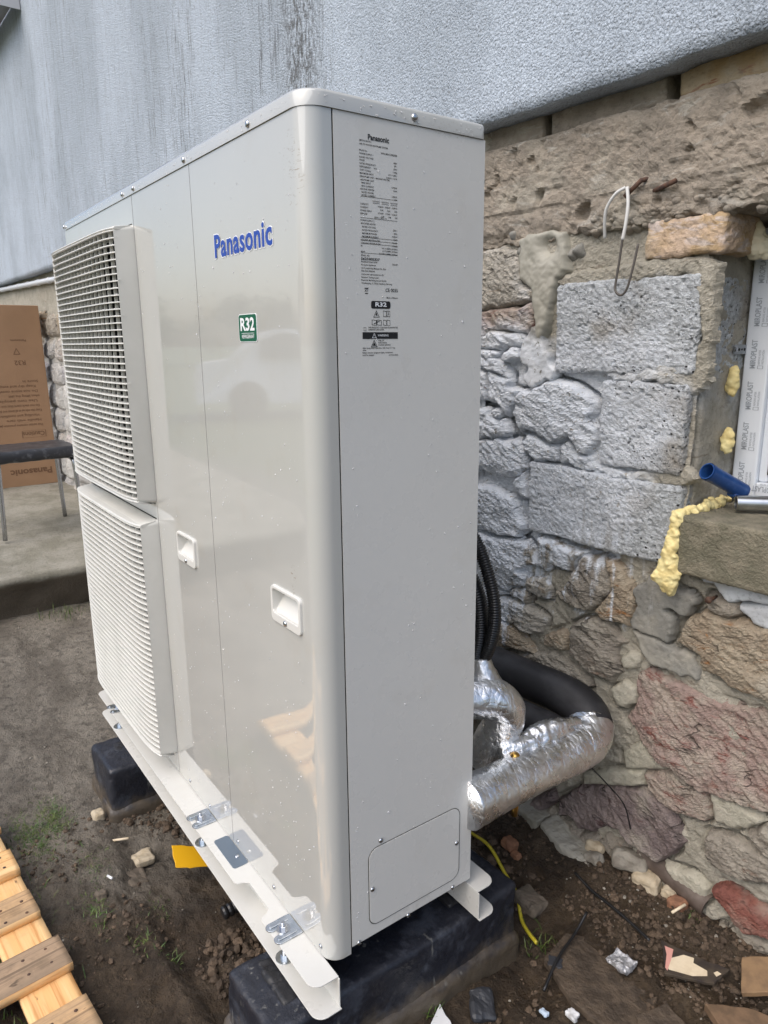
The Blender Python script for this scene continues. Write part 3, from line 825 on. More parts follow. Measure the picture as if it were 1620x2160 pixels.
# bricks
rough_box('brick', (-.022, .140, -.007, .12, 1.184, 1.256), .005, M_PBRICK, wall, rnd=.009, amp=.006, scale=26, seed=21, fine=.0024, fscale=110, warp=.010, flat=True)
for k, (u0, u1) in enumerate(((-.80, -.59), (-.575, -.305), (-.285, -.012), (.014, .28), (.295, .56))):
    rough_box('brick', (u0, u1, .012, .14, 1.464, 1.545), .008, M_YBRICK if k > 2 else M_CONC, wall, rnd=.007, amp=.004, scale=18, seed=30 + k, fine=.0014)
# cast concrete beam below them, with board marks and honeycombed lower edge
def beam(V):
    V = V.copy()
    fr0 = V[:, 1] < .02
    Pq = V * np.array([1, 0, 1])
    V[:, 1] -= np.where(fr0, .0045 * (1 - 2 * np.abs(fbm(Pq * 32, 4, 191, .62))) * sstep(-.3, .2, fbm(Pq * 4, 2, 192)), 0)
    fr = V[:, 1] < .02
    low = sstep(1.31, 1.25, V[:, 2])
    P = V * np.array([1, 0, 1])
    V[:, 1] += np.where(fr, .0022 * np.exp(-((V[:, 2] - 1.318 - .004 * fbm(P * 14, 2, 91)) / .003) ** 2) * (fbm(P * 6, 2, 97) > -.15) + .003 * sstep(1.322, 1.314, V[:, 2] + .006 * fbm(P * 9, 3, 88)), 0)
    V[:, 1] += np.where(fr, .0015 * np.exp(-((V[:, 2] - 1.405 - .03 * fbm(P * 5, 3, 92)) / .003) ** 2) * (fbm(P * 5, 2, 98) > .0), 0)
    V[:, 1] += np.where(fr, low * .018 * (fbm(P * 45, 3, 93) + .2), 0)
    V[:, 1] += np.where(fr, .022 * sstep(.38, .62, fbm(P * 17, 3, 94)) + .012 * sstep(.30, .5, fbm(P * 38, 3, 99)) * sstep(-.1, .3, fbm(P * 5, 2, 90)), 0)
    V[:, 2] += low * (.014 * fbm(P * 18, 3, 95) + .006 * fbm(P * 70, 2, 96))
    V[:, 2] += .012 * sstep(.05, .25, V[:, 0]) * low
    return V
rough_box('lintel', (-.95, .75, -.006, .42, 1.252, 1.4655), .0042, M_CONC, wall, rnd=.006, amp=.006, scale=14, seed=44, fine=.0042, fscale=70, fn=beam, flat=True)
# fresh grey mortar hanging from a filled hole
relief('mortar_smear', [(-.350, 1.258), (-.318, 1.268), (-.27, 1.272), (-.222, 1.262), (-.212, 1.21), (-.206, 1.182), (-.233, 1.164), (-.250, 1.115), (-.262, 1.06), (-.275, 1.025), (-.293, 1.05), (-.300, 1.10), (-.308, 1.149), (-.345, 1.172)], .020,
       simple('fresh_mortar', (.36, .345, .29), .55, col2=(.30, .29, .24), scale=30, bump=.3), 801, lay=.3, edge=.005, rag=.006, dent=(-.262, 1.236, .022, .020, .026))
for k, (u, v, r_) in enumerate(((-.372, 1.272, .020), (-.385, 1.218, .026), (-.35, 1.235, .016), (-.21, 1.215, .014), (-.19, 1.222, .016))):
    ps = [(u + r_ * (1 + .25 * math.sin(3 * a + k)) * math.cos(a), v + r_ * math.sin(a)) for a in [2 * math.pi * q / 9 for q in range(9)]]
    relief('mortar_lump', ps, .022, M_ST['s'], 820 + k, lay=.4, edge=.012)
# honeycomb pebbles showing along the beam's lower edge
for k in range(46):
    u = -.16 + gr_.random() * .36; v = 1.268 + gr_.uniform(-.018, .022) + .02 * max(0, u - .05)
    r_ = gr_.uniform(.005, .012)
    ps = [(u + r_ * gr_.uniform(.8, 1.2) * math.cos(a), v + r_ * .8 * math.sin(a)) for a in [2 * math.pi * q / 7 for q in range(7)]]
    relief('pebble', ps, .012, M_CONC, 900 + k, h=.003, lay=.1, edge=.005, rag=.001, base=-.004)

# roughcast coat hanging over the stonework
def coat(V):
    V = V.copy()
    low = V[:, 2] < 1.60
    P = V * np.array([1, 0, 0])
    V[:, 2] += np.where(low, .0045 * fbm(P * 14, 3, 77) + .0035 * fbm(P * 60, 3, 78), 0)
    return V
rough_box('render_coat', (-7.5, .75, -.056, .008, 1.508, 3.6), .028, M_RENDER, wall, rnd=.003, amp=.004, scale=1.2, seed=51, fine=.0, fn=coat)
# back of the wall, so that nothing shines through
MB().box(-7.5, -.02, .06, .42, -.4, 3.55).box(-.02, .75, .06, .42, -.4, .56).box(-.02, .75, .06, .42, 1.47, 3.55).build('wall_core', M_MORTAR, wall)

# window ledge
rough_box('sill_block', (.117, .78, -.042, .22, .586, .703), .005, M_SILL, wall, rnd=.006, amp=.004, scale=14, seed=61, fine=.0022, fscale=150)
# squeezed-out foam
def blob_chain(name, pts, mat, parent, seed, amp=.35):
    path = spline([p[:3] for p in pts], 7)
    rad = np.interp(np.linspace(0, len(pts) - 1, len(path)), range(len(pts)), [p[3] for p in pts])
    rr = random.Random(seed)
    u_, w_ = np.meshgrid(np.linspace(0, math.pi, 13), np.linspace(0, 2 * math.pi, 18, endpoint=False), indexing='ij')
    S = np.stack([np.sin(u_) * np.cos(w_), np.sin(u_) * np.sin(w_), np.cos(u_)], -1).reshape(-1, 3)
    i_ = np.arange(13 * 18).reshape(13, 18)
    Fq = np.concatenate([np.stack([i_[:-1], np.roll(i_, -1, 1)[:-1], np.roll(i_, -1, 1)[1:], i_[1:]], -1).reshape(-1, 4)])
    V, F = [], []
    for k, q in enumerate(path):
        for rep in range(3):
            r_ = rad[k] * rr.uniform(.4, .95)
            c_ = np.array(q) + np.array([rr.uniform(-1, 1), rr.uniform(-.5, .5), rr.uniform(-1, 1)]) * rad[k] * .65
            P = c_ + S * r_ * np.array([1, .8, 1])
            P = P + S * (amp * r_ * fbm(P * 110 + seed + 3.1 * k + rep, 4, seed, .6))[:, None] + S * (.0016 * fbm(P * 330, 3, seed + 2 + k))[:, None]
            F.append(Fq + len(V) * len(S)); V.append(P)
    o = mk(name, np.concatenate(V), np.concatenate(F), mat, parent, True)
    rm = o.modifiers.new('fuse', 'REMESH'); rm.mode = 'VOXEL'; rm.voxel_size = .0019; rm.use_smooth_shade = True
    sm_ = o.modifiers.new('soften', 'SMOOTH'); sm_.factor = .5; sm_.iterations = 3
    return o
blob_chain('foam_bead', [(.114, .150, .708, .007), (.122, .09, .710, .010), (.122, .03, .708, .010), (.120, -.01, .706, .009), (.113, -.036, .698, .011), (.110, -.040, .675, .010), (.108, -.042, .650, .011), (.106, -.042, .628, .014), (.102, -.043, .602, .015), (.100, -.042, .580, .019), (.103, -.04, .563, .016), (.107, -.036, .548, .010), (.108, -.034, .538, .005)], M_FOAM, wall, 5, .75)
blob_chain('foam_bead', [(.116, .118, .978, .005), (.117, .116, .966, .010), (.116, .116, .945, .012), (.116, .118, .925, .006)], M_FOAM, wall, 6, .4)
blob_chain('foam_bead', [(.118, .118, .858, .005), (.118, .116, .846, .010), (.117, .116, .826, .012), (.118, .118, .810, .005)], M_FOAM, wall, 7, .4)
blob_chain('foam_bead', [(.130, .115, 1.235, .014), (.140, .112, 1.21, .02), (.146, .115, 1.19, .013)], simple('pale_foam', (.68, .63, .47), .6, bump=.4, bscale=90), wall, 8, .4)
# cut-off reinforcing bars and the nail under the ledge
MB().tube([(-.066, -.020, 1.307), (-.034, -.016, 1.332), (-.02, .02, 1.34)], .0048, 8).build('rebar_stub', M_RUST, wall, True)
MB().tube([(-.012, -.004, 1.311), (.044, -.026, 1.317)], .0048, 8).build('rebar_stub', M_RUST, wall, True)
MB().tube([(.185, .0, .545), (.186, -.032, .546)], .0035, 8).tube([(.186, -.032, .546), (.186, -.035, .546)], .007, 8).build('nail', M_RUST, wall, True)

# ------------------------------------------------------------------ window
win = tag(empty('window', W(.108, .168, .712), WTH), 'new white window frame still wrapped in printed protective film', 'window')
def fbox(name, b, mat, parent=win, bevel=.003):
    return MB().box(*b).build(name, mat, parent, bevel=bevel)
m = MB().box(0, .050, 0, .07, 0, .53).box(.050, .66, 0, .07, 0, .035)
m.build('frame', M_PVC, win, bevel=.004)
sash = MB().box(.050, .068, .010, .06, .035, .53).box(.068, .66, .010, .06, .035, .052).build('sash', M_PVC, win, bevel=.004)
MB().box(.0675, .0715, .0085, .03, .0515, .53).box(.0715, .66, .0085, .03, .0515, .055).build('gasket', M_GASKET, sash)
MB().box(.0715, .66, .028, .032, .055, .53).build('pane', M_GLASS, sash)
st = MB().prism(rrect(-.040, .004, .0, .0185, .003), -.002, 0, 'y').build('fixing_strap', simple('strap_zinc', (.36, .38, .40), .4, 1.0), win, loc=(.001, -.004, .292), rot=(0, 0, R(86)))
for k in range(4):
    MB().lathe([(.003 if k % 2 else .0022, 0), (.003 if k % 2 else .0022, .0006)], 10).build('hole', M_INNER, st, loc=(-.031 + k * .0095, -.0021, .0092), rot=(R(90), 0, 0))
MB().lathe([(.0055, 0), (.005, .003), (.002, .004)], 10).build('screw_head', M_SCREW, st, loc=(-.036, -.0022, .0092), rot=(R(90), 0, 0))

# ------------------------------------------------------------------ printed lettering
def text_mesh(body, bold=0.0, name='lettering', sp=1.0):
    cu = bpy.data.curves.new(name, 'FONT')
    cu.body = body; cu.size = 1.0; cu.offset = bold; cu.resolution_u = 3; cu.space_character = sp
    ob = bpy.data.objects.new(name, cu); COL.objects.link(ob)
    dg = bpy.context.evaluated_depsgraph_get()
    me = bpy.data.meshes.new_from_object(ob.evaluated_get(dg))
    bpy.data.objects.remove(ob); bpy.data.curves.remove(cu)
    v = np.array([p.co[:] for p in me.vertices])[:, :2]
    f = [tuple(p.vertices) for p in me.polygons]
    bpy.data.meshes.remove(me)
    return v, f
def fit(v, x0, x1=None, y0=0, h=None, right=False, capw=None):
    """place text: left (or right) edge at x0, base y0, height h; x1 stretches it to a width"""
    lo, hi = v.min(0), v.max(0)
    if x1 is not None:
        s = np.array([(x1 - x0) / (hi[0] - lo[0]), h / (hi[1] - lo[1])])
        return (v - lo) * s + [x0, y0]
    s = h / .70
    o = v * s
    if right: o[:, 0] += x0 - o[:, 0].max()
    else: o[:, 0] += x0 - o[:, 0].min()
    o[:, 1] += y0
    return o
class Print:
    """flat print gathered on one plane: origin + e1*x + e2*y"""
    def __init__(s): s.v = []; s.f = []
    def put(s, v, f):
        n = len(s.v); s.v += [tuple(p) for p in v]; s.f += [tuple(i + n for i in q) for q in f]
    def text(s, body, bold=0.0, **k):
        v, f = text_mesh(body, bold); s.put(fit(v, **k), f)
    def rect(s, x0, x1, y0, y1): s.put([(x0, y0), (x1, y0), (x1, y1), (x0, y1)], [(0, 1, 2, 3)])
    def poly(s, p): s.put(p, [tuple(range(len(p)))])
    def ring(s, p, t):
        c = np.mean(p, 0); q = [tuple(c + (np.array(a) - c) * t) for a in p]; n = len(p)
        s.put(list(p) + q, [(i, (i + 1) % n, n + (i + 1) % n, n + i) for i in range(n)])
    def build(s, name, mat, O, e1, e2, parent):
        O, e1, e2 = Vector(O), Vector(e1), Vector(e2)
        return mk(name, [O + e1 * p[0] + e2 * p[1] for p in s.v], s.f, mat, parent)

p = Print()
for k in range(6):
    z = .018 + k * .082
    p.text('MIROPLAST', .012, x0=z, x1=z + .056, y0=-.025, h=.0115)
    p.text('REMOVE AFTER', 0, x0=z + .008, x1=z + .036, y0=-.0335, h=.0042)
    p.text('INSTALLATION', 0, x0=z + .008, x1=z + .036, y0=-.0405, h=.0042)
    p.ring([(z - .001, -.0405), (z + .0055, -.0405), (z + .0055, -.029), (z - .001, -.029)], .78)
p.build('film_print', M_PRINT, (.0, -.0008, .0), (0, 0, 1), (-1, 0, 0), win)
p = Print()
for k in range(5):
    p.text('MIROPLAST', .012, x0=-.10 - k * .1, x1=-.044 - k * .1, y0=-.028, h=.0115)
    p.text('REMOVE AFTER', 0, x0=-.09 - k * .1, x1=-.06 - k * .1, y0=-.034, h=.0035)
p.build('film_print', M_PRINT, (0, -.0008, 0), (-1, 0, 0), (0, 0, -1), win)

# ------------------------------------------------------------------ heat pump
hp = tag(empty('heat_pump', (0, 0, 0)), 'tall cream outdoor heat pump with two louvred fan grilles', 'heat pump')
HB, HT, WD, DP = 1.333, 1.356, 1.283, .32
def strip(plan, zs, holes=(), name='front_panel', mat=M_PAINT, closed=False, thick=True):
    """sheet-metal panel: plan polyline (x,y) times levels, skipping hole cells (i, j)"""
    n = len(plan); v = [(x, y, z) for z in zs for x, y in plan]; f = []
    for j in range(len(zs) - 1):
        for i in range(n - 1):
            if (i, j) in holes: continue
            f.append((j * n + i, j * n + i + 1, (j + 1) * n + i + 1, (j + 1) * n + i))
    o = mk(name, v, f, mat, hp)
    sm = o.modifiers.new('solid', 'SOLIDIFY'); sm.thickness = .0012; sm.offset = -1
    return o
# panels: fan side, middle, wrapped right corner, service side, back
strip([(-1.2815, .30), (-1.2815, 0), (-1.262, 0), (-.722, 0), (-.7085, 0)], [0.001, .065, .628, .705, 1.262, HB], {(2, 1), (2, 3)})
strip([(-.7060, 0), (-.583, 0), (-.489, 0), (-.3920, 0)], [.001, .588, .641, HB], {(1, 1)})
RC = .030
arc = [(-RC + RC * math.sin(a), RC - RC * math.cos(a)) for a in [R(90 * k / 12) for k in range(13)]]
fp = strip([(-.3900, 0), (-.148, 0), (-.055, 0)] + arc + [(0, .0425)], [.001, .588, .641, HB], {(1, 1)})
auto_smooth(fp, 25)
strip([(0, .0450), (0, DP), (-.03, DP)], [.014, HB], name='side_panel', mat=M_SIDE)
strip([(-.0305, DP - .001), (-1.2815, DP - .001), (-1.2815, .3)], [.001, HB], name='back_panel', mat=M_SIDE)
MB().box(-1.276, -.75, .20, .30, .02, HB - .004).box(-.705, -.008, .045, .312, .01, HB - .004).box(-1.278, -.008, .012, .312, .004, .012).build('inner_casing', M_INNER, hp)
# lid with rolled edge
lid_b = []
def lid_plan(g):
    x0, x1, y0, y1 = -1.2835 - g, .0022 + g, -.0022 - g, DP + .002 + g
    p = []
    for cx, cy, r_, a in ((x1, y1, .012, 0), (x0, y1, .012, 90), (x0, y0, .016, 180), (x1, y0, .034, 270)):
        sx = -1 if a in (0, 270) else 1; sy = -1 if a in (0, 90) else 1
        for k in range(9):
            t = R(a + 90 * k / 8); p.append((cx + sx * r_ + r_ * math.cos(t), cy + sy * r_ + r_ * math.sin(t)))
    return p
rings = [(0, HB + .0005), (0, HT - .006), (-.0015, HT - .0022), (-.0055, HT - .0003), (-.03, HT + .0008)]
v, f = [], []
for g, z in rings: v += [(x, y, z) for x, y in lid_plan(g)]
n = len(v) // len(rings)
for j in range(len(rings) - 1):
    f += [(j * n + i, j * n + (i + 1) % n, (j + 1) * n + (i + 1) % n, (j + 1) * n + i) for i in range(n)]
f.append(tuple(range((len(rings) - 1) * n, len(rings) * n))); f.append(tuple(range(n))[::-1])
auto_smooth(mk('lid', v, f, M_PAINT, hp), 50)

# screws
scr = MB().lathe([(.0046, 0), (.0046, .0008), (.0036, .0022), (.0016, .0029), (.0004, .003)], 12)
def screw(loc, rot, parent=hp, s=1.0):
    global _scr
    try: me = _scr
    except NameError:
        o = scr.build('screw', M_SCREW, parent, True)
        m2 = MB().box(-.003, .003, -.0005, .0005, .0024, .00315).box(-.0005, .0005, -.003, .003, .0024, .0031)
        _scr = me = o.data
        o.location = loc; o.rotation_euler = rot; o.scale = (s,) * 3
        return o
    o = link_mesh('screw', me, parent, loc, rot); o.scale = (s,) * 3
    return o
FR, SR = (R(90), 0, 0), (R(90), 0, R(90))
for x in (-1.274, -.758, -.685, -.406, -.154): screw((x, -.0024, 1.342), FR, s=1.15)
for x in (-.634, -.514, -.365, -.204, -.031): screw((x, -.0002, .0175), FR)
screw((.0024, .18, 1.343), SR, s=1.2)
for y, z in ((.107, .199), (.282, .112), (.088, .110), (.274, .018), (.166, .014), (.058, .0165)): screw((.0014, y, z), SR)

# knock-out plate on the side
MB().prism(rrect(.0805, .2905, .0335, .190, .020), .0002, .0007, 'x').build('knockout_gap', simple('gap_shadow', (.10, .10, .09), .7), hp)
MB().prism(rrect(.0822, .2888, .0352, .1883, .0185), .0002, .0012, 'x').build('knockout_plate', M_SIDE, hp, bevel=.0006)

# grab handles
def handle(x0, x1, z0, z1):
    h = empty('grab_handle', ((x0 + x1) / 2, 0, z0), parent=hp)
    w = (x1 - x0) / 2; H = z1 - z0
    out = rrect(-w, w, 0, H, .009); inn = rrect(-w + .0065, w - .0065, .0155, H - .0055, .007)
    n = len(out)
    v = [(x, 0, z) for x, z in out] + [(x, -.0045, z) for x, z in [((q[0]) * .985, H / 2 + (q[1] - H / 2) * .985) for q in out]] + [(x, -.0045, z) for x, z in inn]
    dz0, dz1 = .0155, H - .0055
    dep = lambda z: .001 + .032 * ((z - dz0) / (dz1 - dz0)) ** 1.2
    v += [(x * .96, dep(z), z) for x, z in inn]
    f = []
    for a in range(3):
        f += [(a * n + i, a * n + (i + 1) % n, (a + 1) * n + (i + 1) % n, (a + 1) * n + i) for i in range(n)]
    f.append(tuple(range(3 * n, 4 * n)))
    mk('bezel', v, f, simple('handle_plastic', (.64, .64, .61), .35), h, bevel=.0012)
    screw((0, -.0046, .0075), FR, h, 1.1)
    return h
handle(-.586, -.486, .584, .648)
handle(-.151, -.051, .584, .647)

# fan grilles
NL = 41
def grille(z0, z1):
    X0, X1, D = -1.2825, -.7085, .040
    g = empty('fan_grille', (X0, 0, z0), parent=hp)
    L = X1 - X0; H = z1 - z0
    def yf(t): return -D - .014 * (1 - abs(2 * t - 1) ** 7)
    # shroud: side walls with rounded corners, open front
    o = rrect(0, L, 0, H, .010, 4); o2 = rrect(.005, L - .005, .004, H - .004, .010, 4)
    i2 = rrect(.012, L - .012, .011, H - .011, .008, 4)
    n = len(o)
    v = [(x, 0, z) for x, z in o] + [(x, -D + .004, z) for x, z in o2] + [(x * .999 + .0003, -D - .001, H / 2 + (z - H / 2) * .994) for x, z in o2] + [(x, -D + .001, z) for x, z in i2] + [(x, -.004, z) for x, z in i2]
    f = []
    for a in range(4): f += [(a * n + i, (a + 1) * n + i, (a + 1) * n + (i + 1) % n, a * n + (i + 1) % n) for i in range(n)]
    auto_smooth(mk('shroud', v, f, M_GRILLE, g), 40)
    # dark recess with the fan behind
    MB().box(.012, L - .012, .20, .204, .0, H).box(.010, .0125, .0, .2, 0, H).box(L - .0125, L - .010, 0, .2, 0, H).box(.01, L - .01, .0, .2, -.003, 0).box(.01, L - .01, 0, .2, H, H + .003).build('recess', M_INNER, g)
    fan = MB().lathe([(.07, 0), (.07, .05), (.055, .07), (.01, .075)], 24, Matrix.Rotation(R(90), 4, 'X'))
    for b in range(3):
        a0 = b * 2.094 + z0
        vs, fs = [], []
        for i in range(9):
            for j in range(2):
                rr = .07 if j == 0 else .245
                a = a0 + i / 8 * (1.3 if j == 0 else 1.0) + (0 if j == 0 else .25)
                vs.append((rr * math.cos(a), -.012 - .045 * i / 8, rr * math.sin(a)))
        for i in range(8): fs.append((2 * i, 2 * i + 1, 2 * i + 3, 2 * i + 2))
        fan.add(vs, fs)
    fan.build('fan', M_FAN, g, loc=(L / 2, .13, H / 2))
    # louvres
    ns = 26
    v, f = [], []
    sec = [(.0160, .0006), (.006, .0012), (.0012, .0015), (0, .0005), (0, -.0008), (.0012, -.0015), (.006, -.0012), (.0160, -.0005)]
    ts = [0, .012, .025, .04, .06, .09, .13, .2, .3, .4, .5, .6, .7, .8, .87, .91, .94, .96, .975, .988, 1]
    for t in ts:
        for dy, dz in sec: v.append((.0065 + t * (L - .013), yf(t) + dy, dz + (dy - .004) * .12))
    k_ = len(sec)
    for i in range(len(ts) - 1):
        f += [(i * k_ + a, i * k_ + (a + 1) % k_, (i + 1) * k_ + (a + 1) % k_, (i + 1) * k_ + a) for a in range(k_)]
    f += [tuple(range(k_))[::-1], tuple(range((len(ts) - 1) * k_, len(ts) * k_))]
    first = None
    for k in range(NL):
        loc = (0, 0, .013 + (H - .026) * k / (NL - 1))
        if first is None:
            first = auto_smooth(mk('louvre', v, f, M_GRILLE, g), 60); first.location = loc
        else: link_mesh('louvre', first.data, g, loc)
    rb = None
    for k in range(1, 17):
        t = k / 17
        loc = (.0065 + t * (L - .013), yf(t) + .0075, .006)
        if rb is None:
            rb = MB().box(-.0013, .0013, 0, .0068, 0, H - .012).build('rib', M_GRILLE, g); rb.location = loc
        else: link_mesh('rib', rb.data, g, loc)
    # caps following the bowed front
    for z, s_ in ((.0035, -1), (H - .0065, 1)):
        vv = []
        for t in ts:
            x = .004 + t * (L - .008)
            vv += [(x, -.006, z + s_ * .005), (x, yf(t) + .002, z - s_ * .003 + .003), (x, yf(t) - .0005, z - s_ * .003), (x, yf(t) + .003, z - s_ * .003 - .0025), (x, -.006, z - .004)]
        ff = []
        for i in range(len(ts) - 1): ff += [(i * 5 + a, i * 5 + (a + 1) % 5, (i + 1) * 5 + (a + 1) % 5, (i + 1) * 5 + a) for a in range(5)]
        ff += [(0, 1, 2, 3, 4), tuple((len(ts) - 1) * 5 + a for a in (4, 3, 2, 1, 0))]
        mk('cap_edge', vv, ff, M_GRILLE, g)
    return g
grille(.684, 1.277)
grille(.051, .645)

# mounting rails
def rail(flip):
    def Y(y): return y if not flip else DP - y
    yb, t = .0015, .0022
    rr = .022
    x0, x1 = -1.276, .0235
    nt = ((-.272, -.171),) if not flip else ()
    def flange(ytip, notches, xa, xb):
        p = [(xb, yb)]
        p.append((xa, yb))
        for k in range(7):
            a = R(90 * k / 6); p.append((xa + rr - rr * math.cos(a), ytip + rr - rr * math.sin(a)))
        for a0, b0 in notches:
            dpt = .024
            for k in range(5):
                a = R(90 * k / 4); p.append((a0 + .006 - .012 + .012 * math.sin(a) - .006, ytip + .012 - .012 * math.cos(a)))
            p.append((a0 + .002, ytip + dpt - .008)); p.append((a0 + .009, ytip + dpt))
            p.append((b0 - .009, ytip + dpt)); p.append((b0 - .002, ytip + dpt - .008))
            for k in range(5):
                a = R(90 * k / 4); p.append((b0 + .012 - .012 * math.cos(a), ytip + .012 - .012 * math.sin(a)))
        for k in range(7):
            a = R(90 * k / 6); p.append((xb - rr + rr * math.sin(a), ytip + rr - rr * math.cos(a)))
        return p
    m = MB()
    m.prism([(x, Y(y)) for x, y in flange(-.049, nt, x0, x1)], -.0028, -.0006)
    m.prism([(x, Y(y)) for x, y in flange(-.047, (), x0 + .012, x1 + .008)], -.0622, -.0600)
    m.box(x0, x1 + .004, min(Y(yb), Y(yb - t)), max(Y(yb), Y(yb - t)), -.0602, -.0026)
    return m.build('mounting_rail', M_RAILP, hp, bevel=.0007, bseg=2)
rail(False); rail(True)
MB().prism(rrect(-.419, -.315, -.034, -.001, .006), -.0004, .0006).build('cover_plate', simple('blue_zinc', (.34, .40, .46), .3, 1.0), hp)
screw((-.345, -.013, .0006), (0, 0, 0), hp, 1.1)
# galvanised clamps with bolts
def clamp(x):
    c = empty('rail_clamp', (x, -.027, 0), parent=hp)
    m = MB()
    out = []
    for cx in (-.0165, .0165):
        out.append(rrect(cx - .0105, cx + .0105, -.026, .024, .0095, 4))
    m.prism(out[0], -.0004, .0022); m.prism(out[1], -.0004, .0022)
    m.prism(rrect(-.027, .027, .0, .0258, .002, 2), -.0002, .0026)
    m.build('clamp_plate', M_ZINC, c, bevel=.0008)
    for cx in (-.0165, .0165):
        MB().prism(rrect(cx - .004, cx + .004, -.021, .018, .0038, 4), .002, .0042).build('rib', M_ZINC, c, bevel=.0012)
    MB().lathe([(.0125, .0022), (.0125, .0042)], 24).build('washer', M_SCREW, c)
    MB().lathe([(.0072, .0042), (.0072, .0098), (.0062, .0104)], 6).lathe([(.0042, .0098), (.0042, .0165), (.0036, .0172)], 12).build('bolt', M_SCREW, c)
    MB().lathe([(.004, -.060), (.004, .001)], 10).build('bolt_shank', M_SCREW, c)
    MB().lathe([(.017, -.0598), (.017, -.0578)], 24).lathe([(.0075, -.0578), (.0075, -.0505)], 6).build('lower_washer', M_ZINC, c)
    return c
for x in (-.118, -.505, -1.135): clamp(x)

# logo and stickers on the front
v, f = text_mesh('Panasonic', .027, sp=1.07)
v = fit(v, -.301, -.097, 1.1715, .0365)
v2, f2 = text_mesh('Panasonic', .048, sp=1.07)
v2 = fit(v2, -.3032, -.0948, 1.1697, .0401)
mk('logo_backing', [(a, -.0006, b) for a, b in v2], f2, M_WHITE, hp)
mk('logo_lettering', [(a, -.0011, b) for a, b in v], f, M_BLUE, hp)
stk = MB().prism(rrect(-.2245, -.1595, 1.0365, 1.0795, .005), -.0008, -.0002, 'y').build('refrigerant_sticker', M_WHITE, hp)
MB().prism(rrect(-.223, -.161, 1.0376, 1.0784, .0045), -.0012, -.0007, 'y').build('green_field', M_GREEN, stk)
p = Print()
p.text('R32', .03, x0=-.2165, x1=-.1665, y0=1.0535, h=.0205)
p.rect(-.2135, -.1685, 1.0497, 1.0503)
p.text('REFRIGERANT', .012, x0=-.2125, x1=-.1685, y0=1.0422, h=.0056)
p.build('sticker_lettering', M_WHITE, (0, -.0016, 0), (1, 0, 0), (0, 0, 1), stk)

# rating print on the side
p = Print(); wpr = Print()
def Z(zy): return 1.3223 - zy * .00015046 - .0008
L0, R0 = .0862, .1502
p.text('Panasonic', .03, x0=.1005, x1=.1365, y0=1.3035, h=.0072)
rows = [('(MONO BLOC)', 140, ''), ('AIR-TO-WATER HEATPUMP SYSTEM', 170, ''), ('Model No.', 222, ''), ('POWER SUPPLY 1', 250, ''), ('RATED VOLTAGE', 280, '400V'), ('PHASE', 305, '3N~'),
        ('RATED FREQUENCY', 333, '50Hz'), ('REFRIGERANT      R32', 360, '1.60kg'), ('GWP / CO2eq.', 388, '675 / 1.080 t'), ('MAXIMUM INPUT', 415, '9.99kW / 14.7A'), ('(HEATPUMP UNIT + BACKUP HEATER)', 442, ''),
        ('-HEATPUMP UNIT', 470, ''), ('  MAX INPUT', 495, '6.99kW'), ('  MAX CURRENT', 522, '10.4A'), ('-BACKUP HEATER', 548, ''), ('  RATED POWER', 575, '3.00kW'), ('  RATED CURRENT', 600, '4.3A'),
        ('CAPACITY', 676, '9.00kW   9.00kW   9.00kW'), ('CURRENT', 704, '4.3A        2.6A        3.0A'), ('POWER INPUT', 733, '2.91kW   1.77kW   2.36kW'), ('EER/COP', 760, '3.09        5.08        3.81'),
        ('POWER SUPPLY 2', 817, ''), ('-BOOSTER HEATER', 845, ''), ('  RATED VOLTAGE', 873, '230V~'), ('  RATED FREQUENCY', 902, '50Hz'), ('  MAXIMUM POWER', 930, '3.00kW'), ('  MAXIMUM CURRENT', 957, '13.0A'),
        ('HEATING WATER FLOW', 987, '1.5m3/h'), ('COOLING WATER FLOW', 1015, '1.5m3/h'), ('PS', 1042, 'H.P. 4.30MPa (43.0bar)'), ('', 1066, 'L.P. 2.55MPa (25.5bar)'), ('MWP', 1092, 'WATER 0.30MPa (3.00bar)'),
        ('SERIAL NO.', 1125, ''), ('PRODUCTION DATE', 1182, '2022.09'), ('Panasonic Appliances', 1208, ''), ('Air-Conditioning Malaysia Sdn. Bhd.', 1237, ''), ('Shah Alam Malaysia', 1262, ''),
        ('Authorized representative in EU', 1292, ''), ('Panasonic Testing Centre', 1319, ''), ('Panasonic Marketing Europe GmbH', 1345, ''), ('Winsbergring 15, 22525 Hamburg, Germany', 1372, ''), ('', 1490, 'Made in Malaysia'),
        ('        THIS PRODUCT CONTAINS FLUORINATED', 1778, ''), ('        GREENHOUSE GASES', 1798, ''), ('After pump down operation, fully close 2, 3 way', 1970, ''), ('valve.', 1990, ''), ('Before remove refrigerant pipes, compressor', 2014, ''), ('must be stopped.', 2036, '')]
for a, zy, b in rows:
    hh = .0021
    ind = .0026 * (len(a) - len(a.lstrip())) * .5
    if a.strip():
        v, f = text_mesh(a.strip(), .012); v = fit(v, L0 + ind, y0=Z(zy), h=hh)
        if v[:, 0].max() > R0: v[:, 0] = L0 + ind + (v[:, 0] - L0 - ind) * (R0 - L0 - ind) / (v[:, 0].max() - L0 - ind)
        p.put(v, f)
    if b:
        v, f = text_mesh(b, .012); v = fit(v, R0, y0=Z(zy) - .0012, h=hh, right=True)
        if len(b) > 22 and v[:, 0].min() < .112: v[:, 0] = R0 + (v[:, 0] - R0) * (R0 - .112) / (R0 - v[:, 0].min())
        p.put(v, f)
p.text('WH-MXC09J3E8', .015, x0=.122, x1=R0, y0=Z(226), h=.0030)
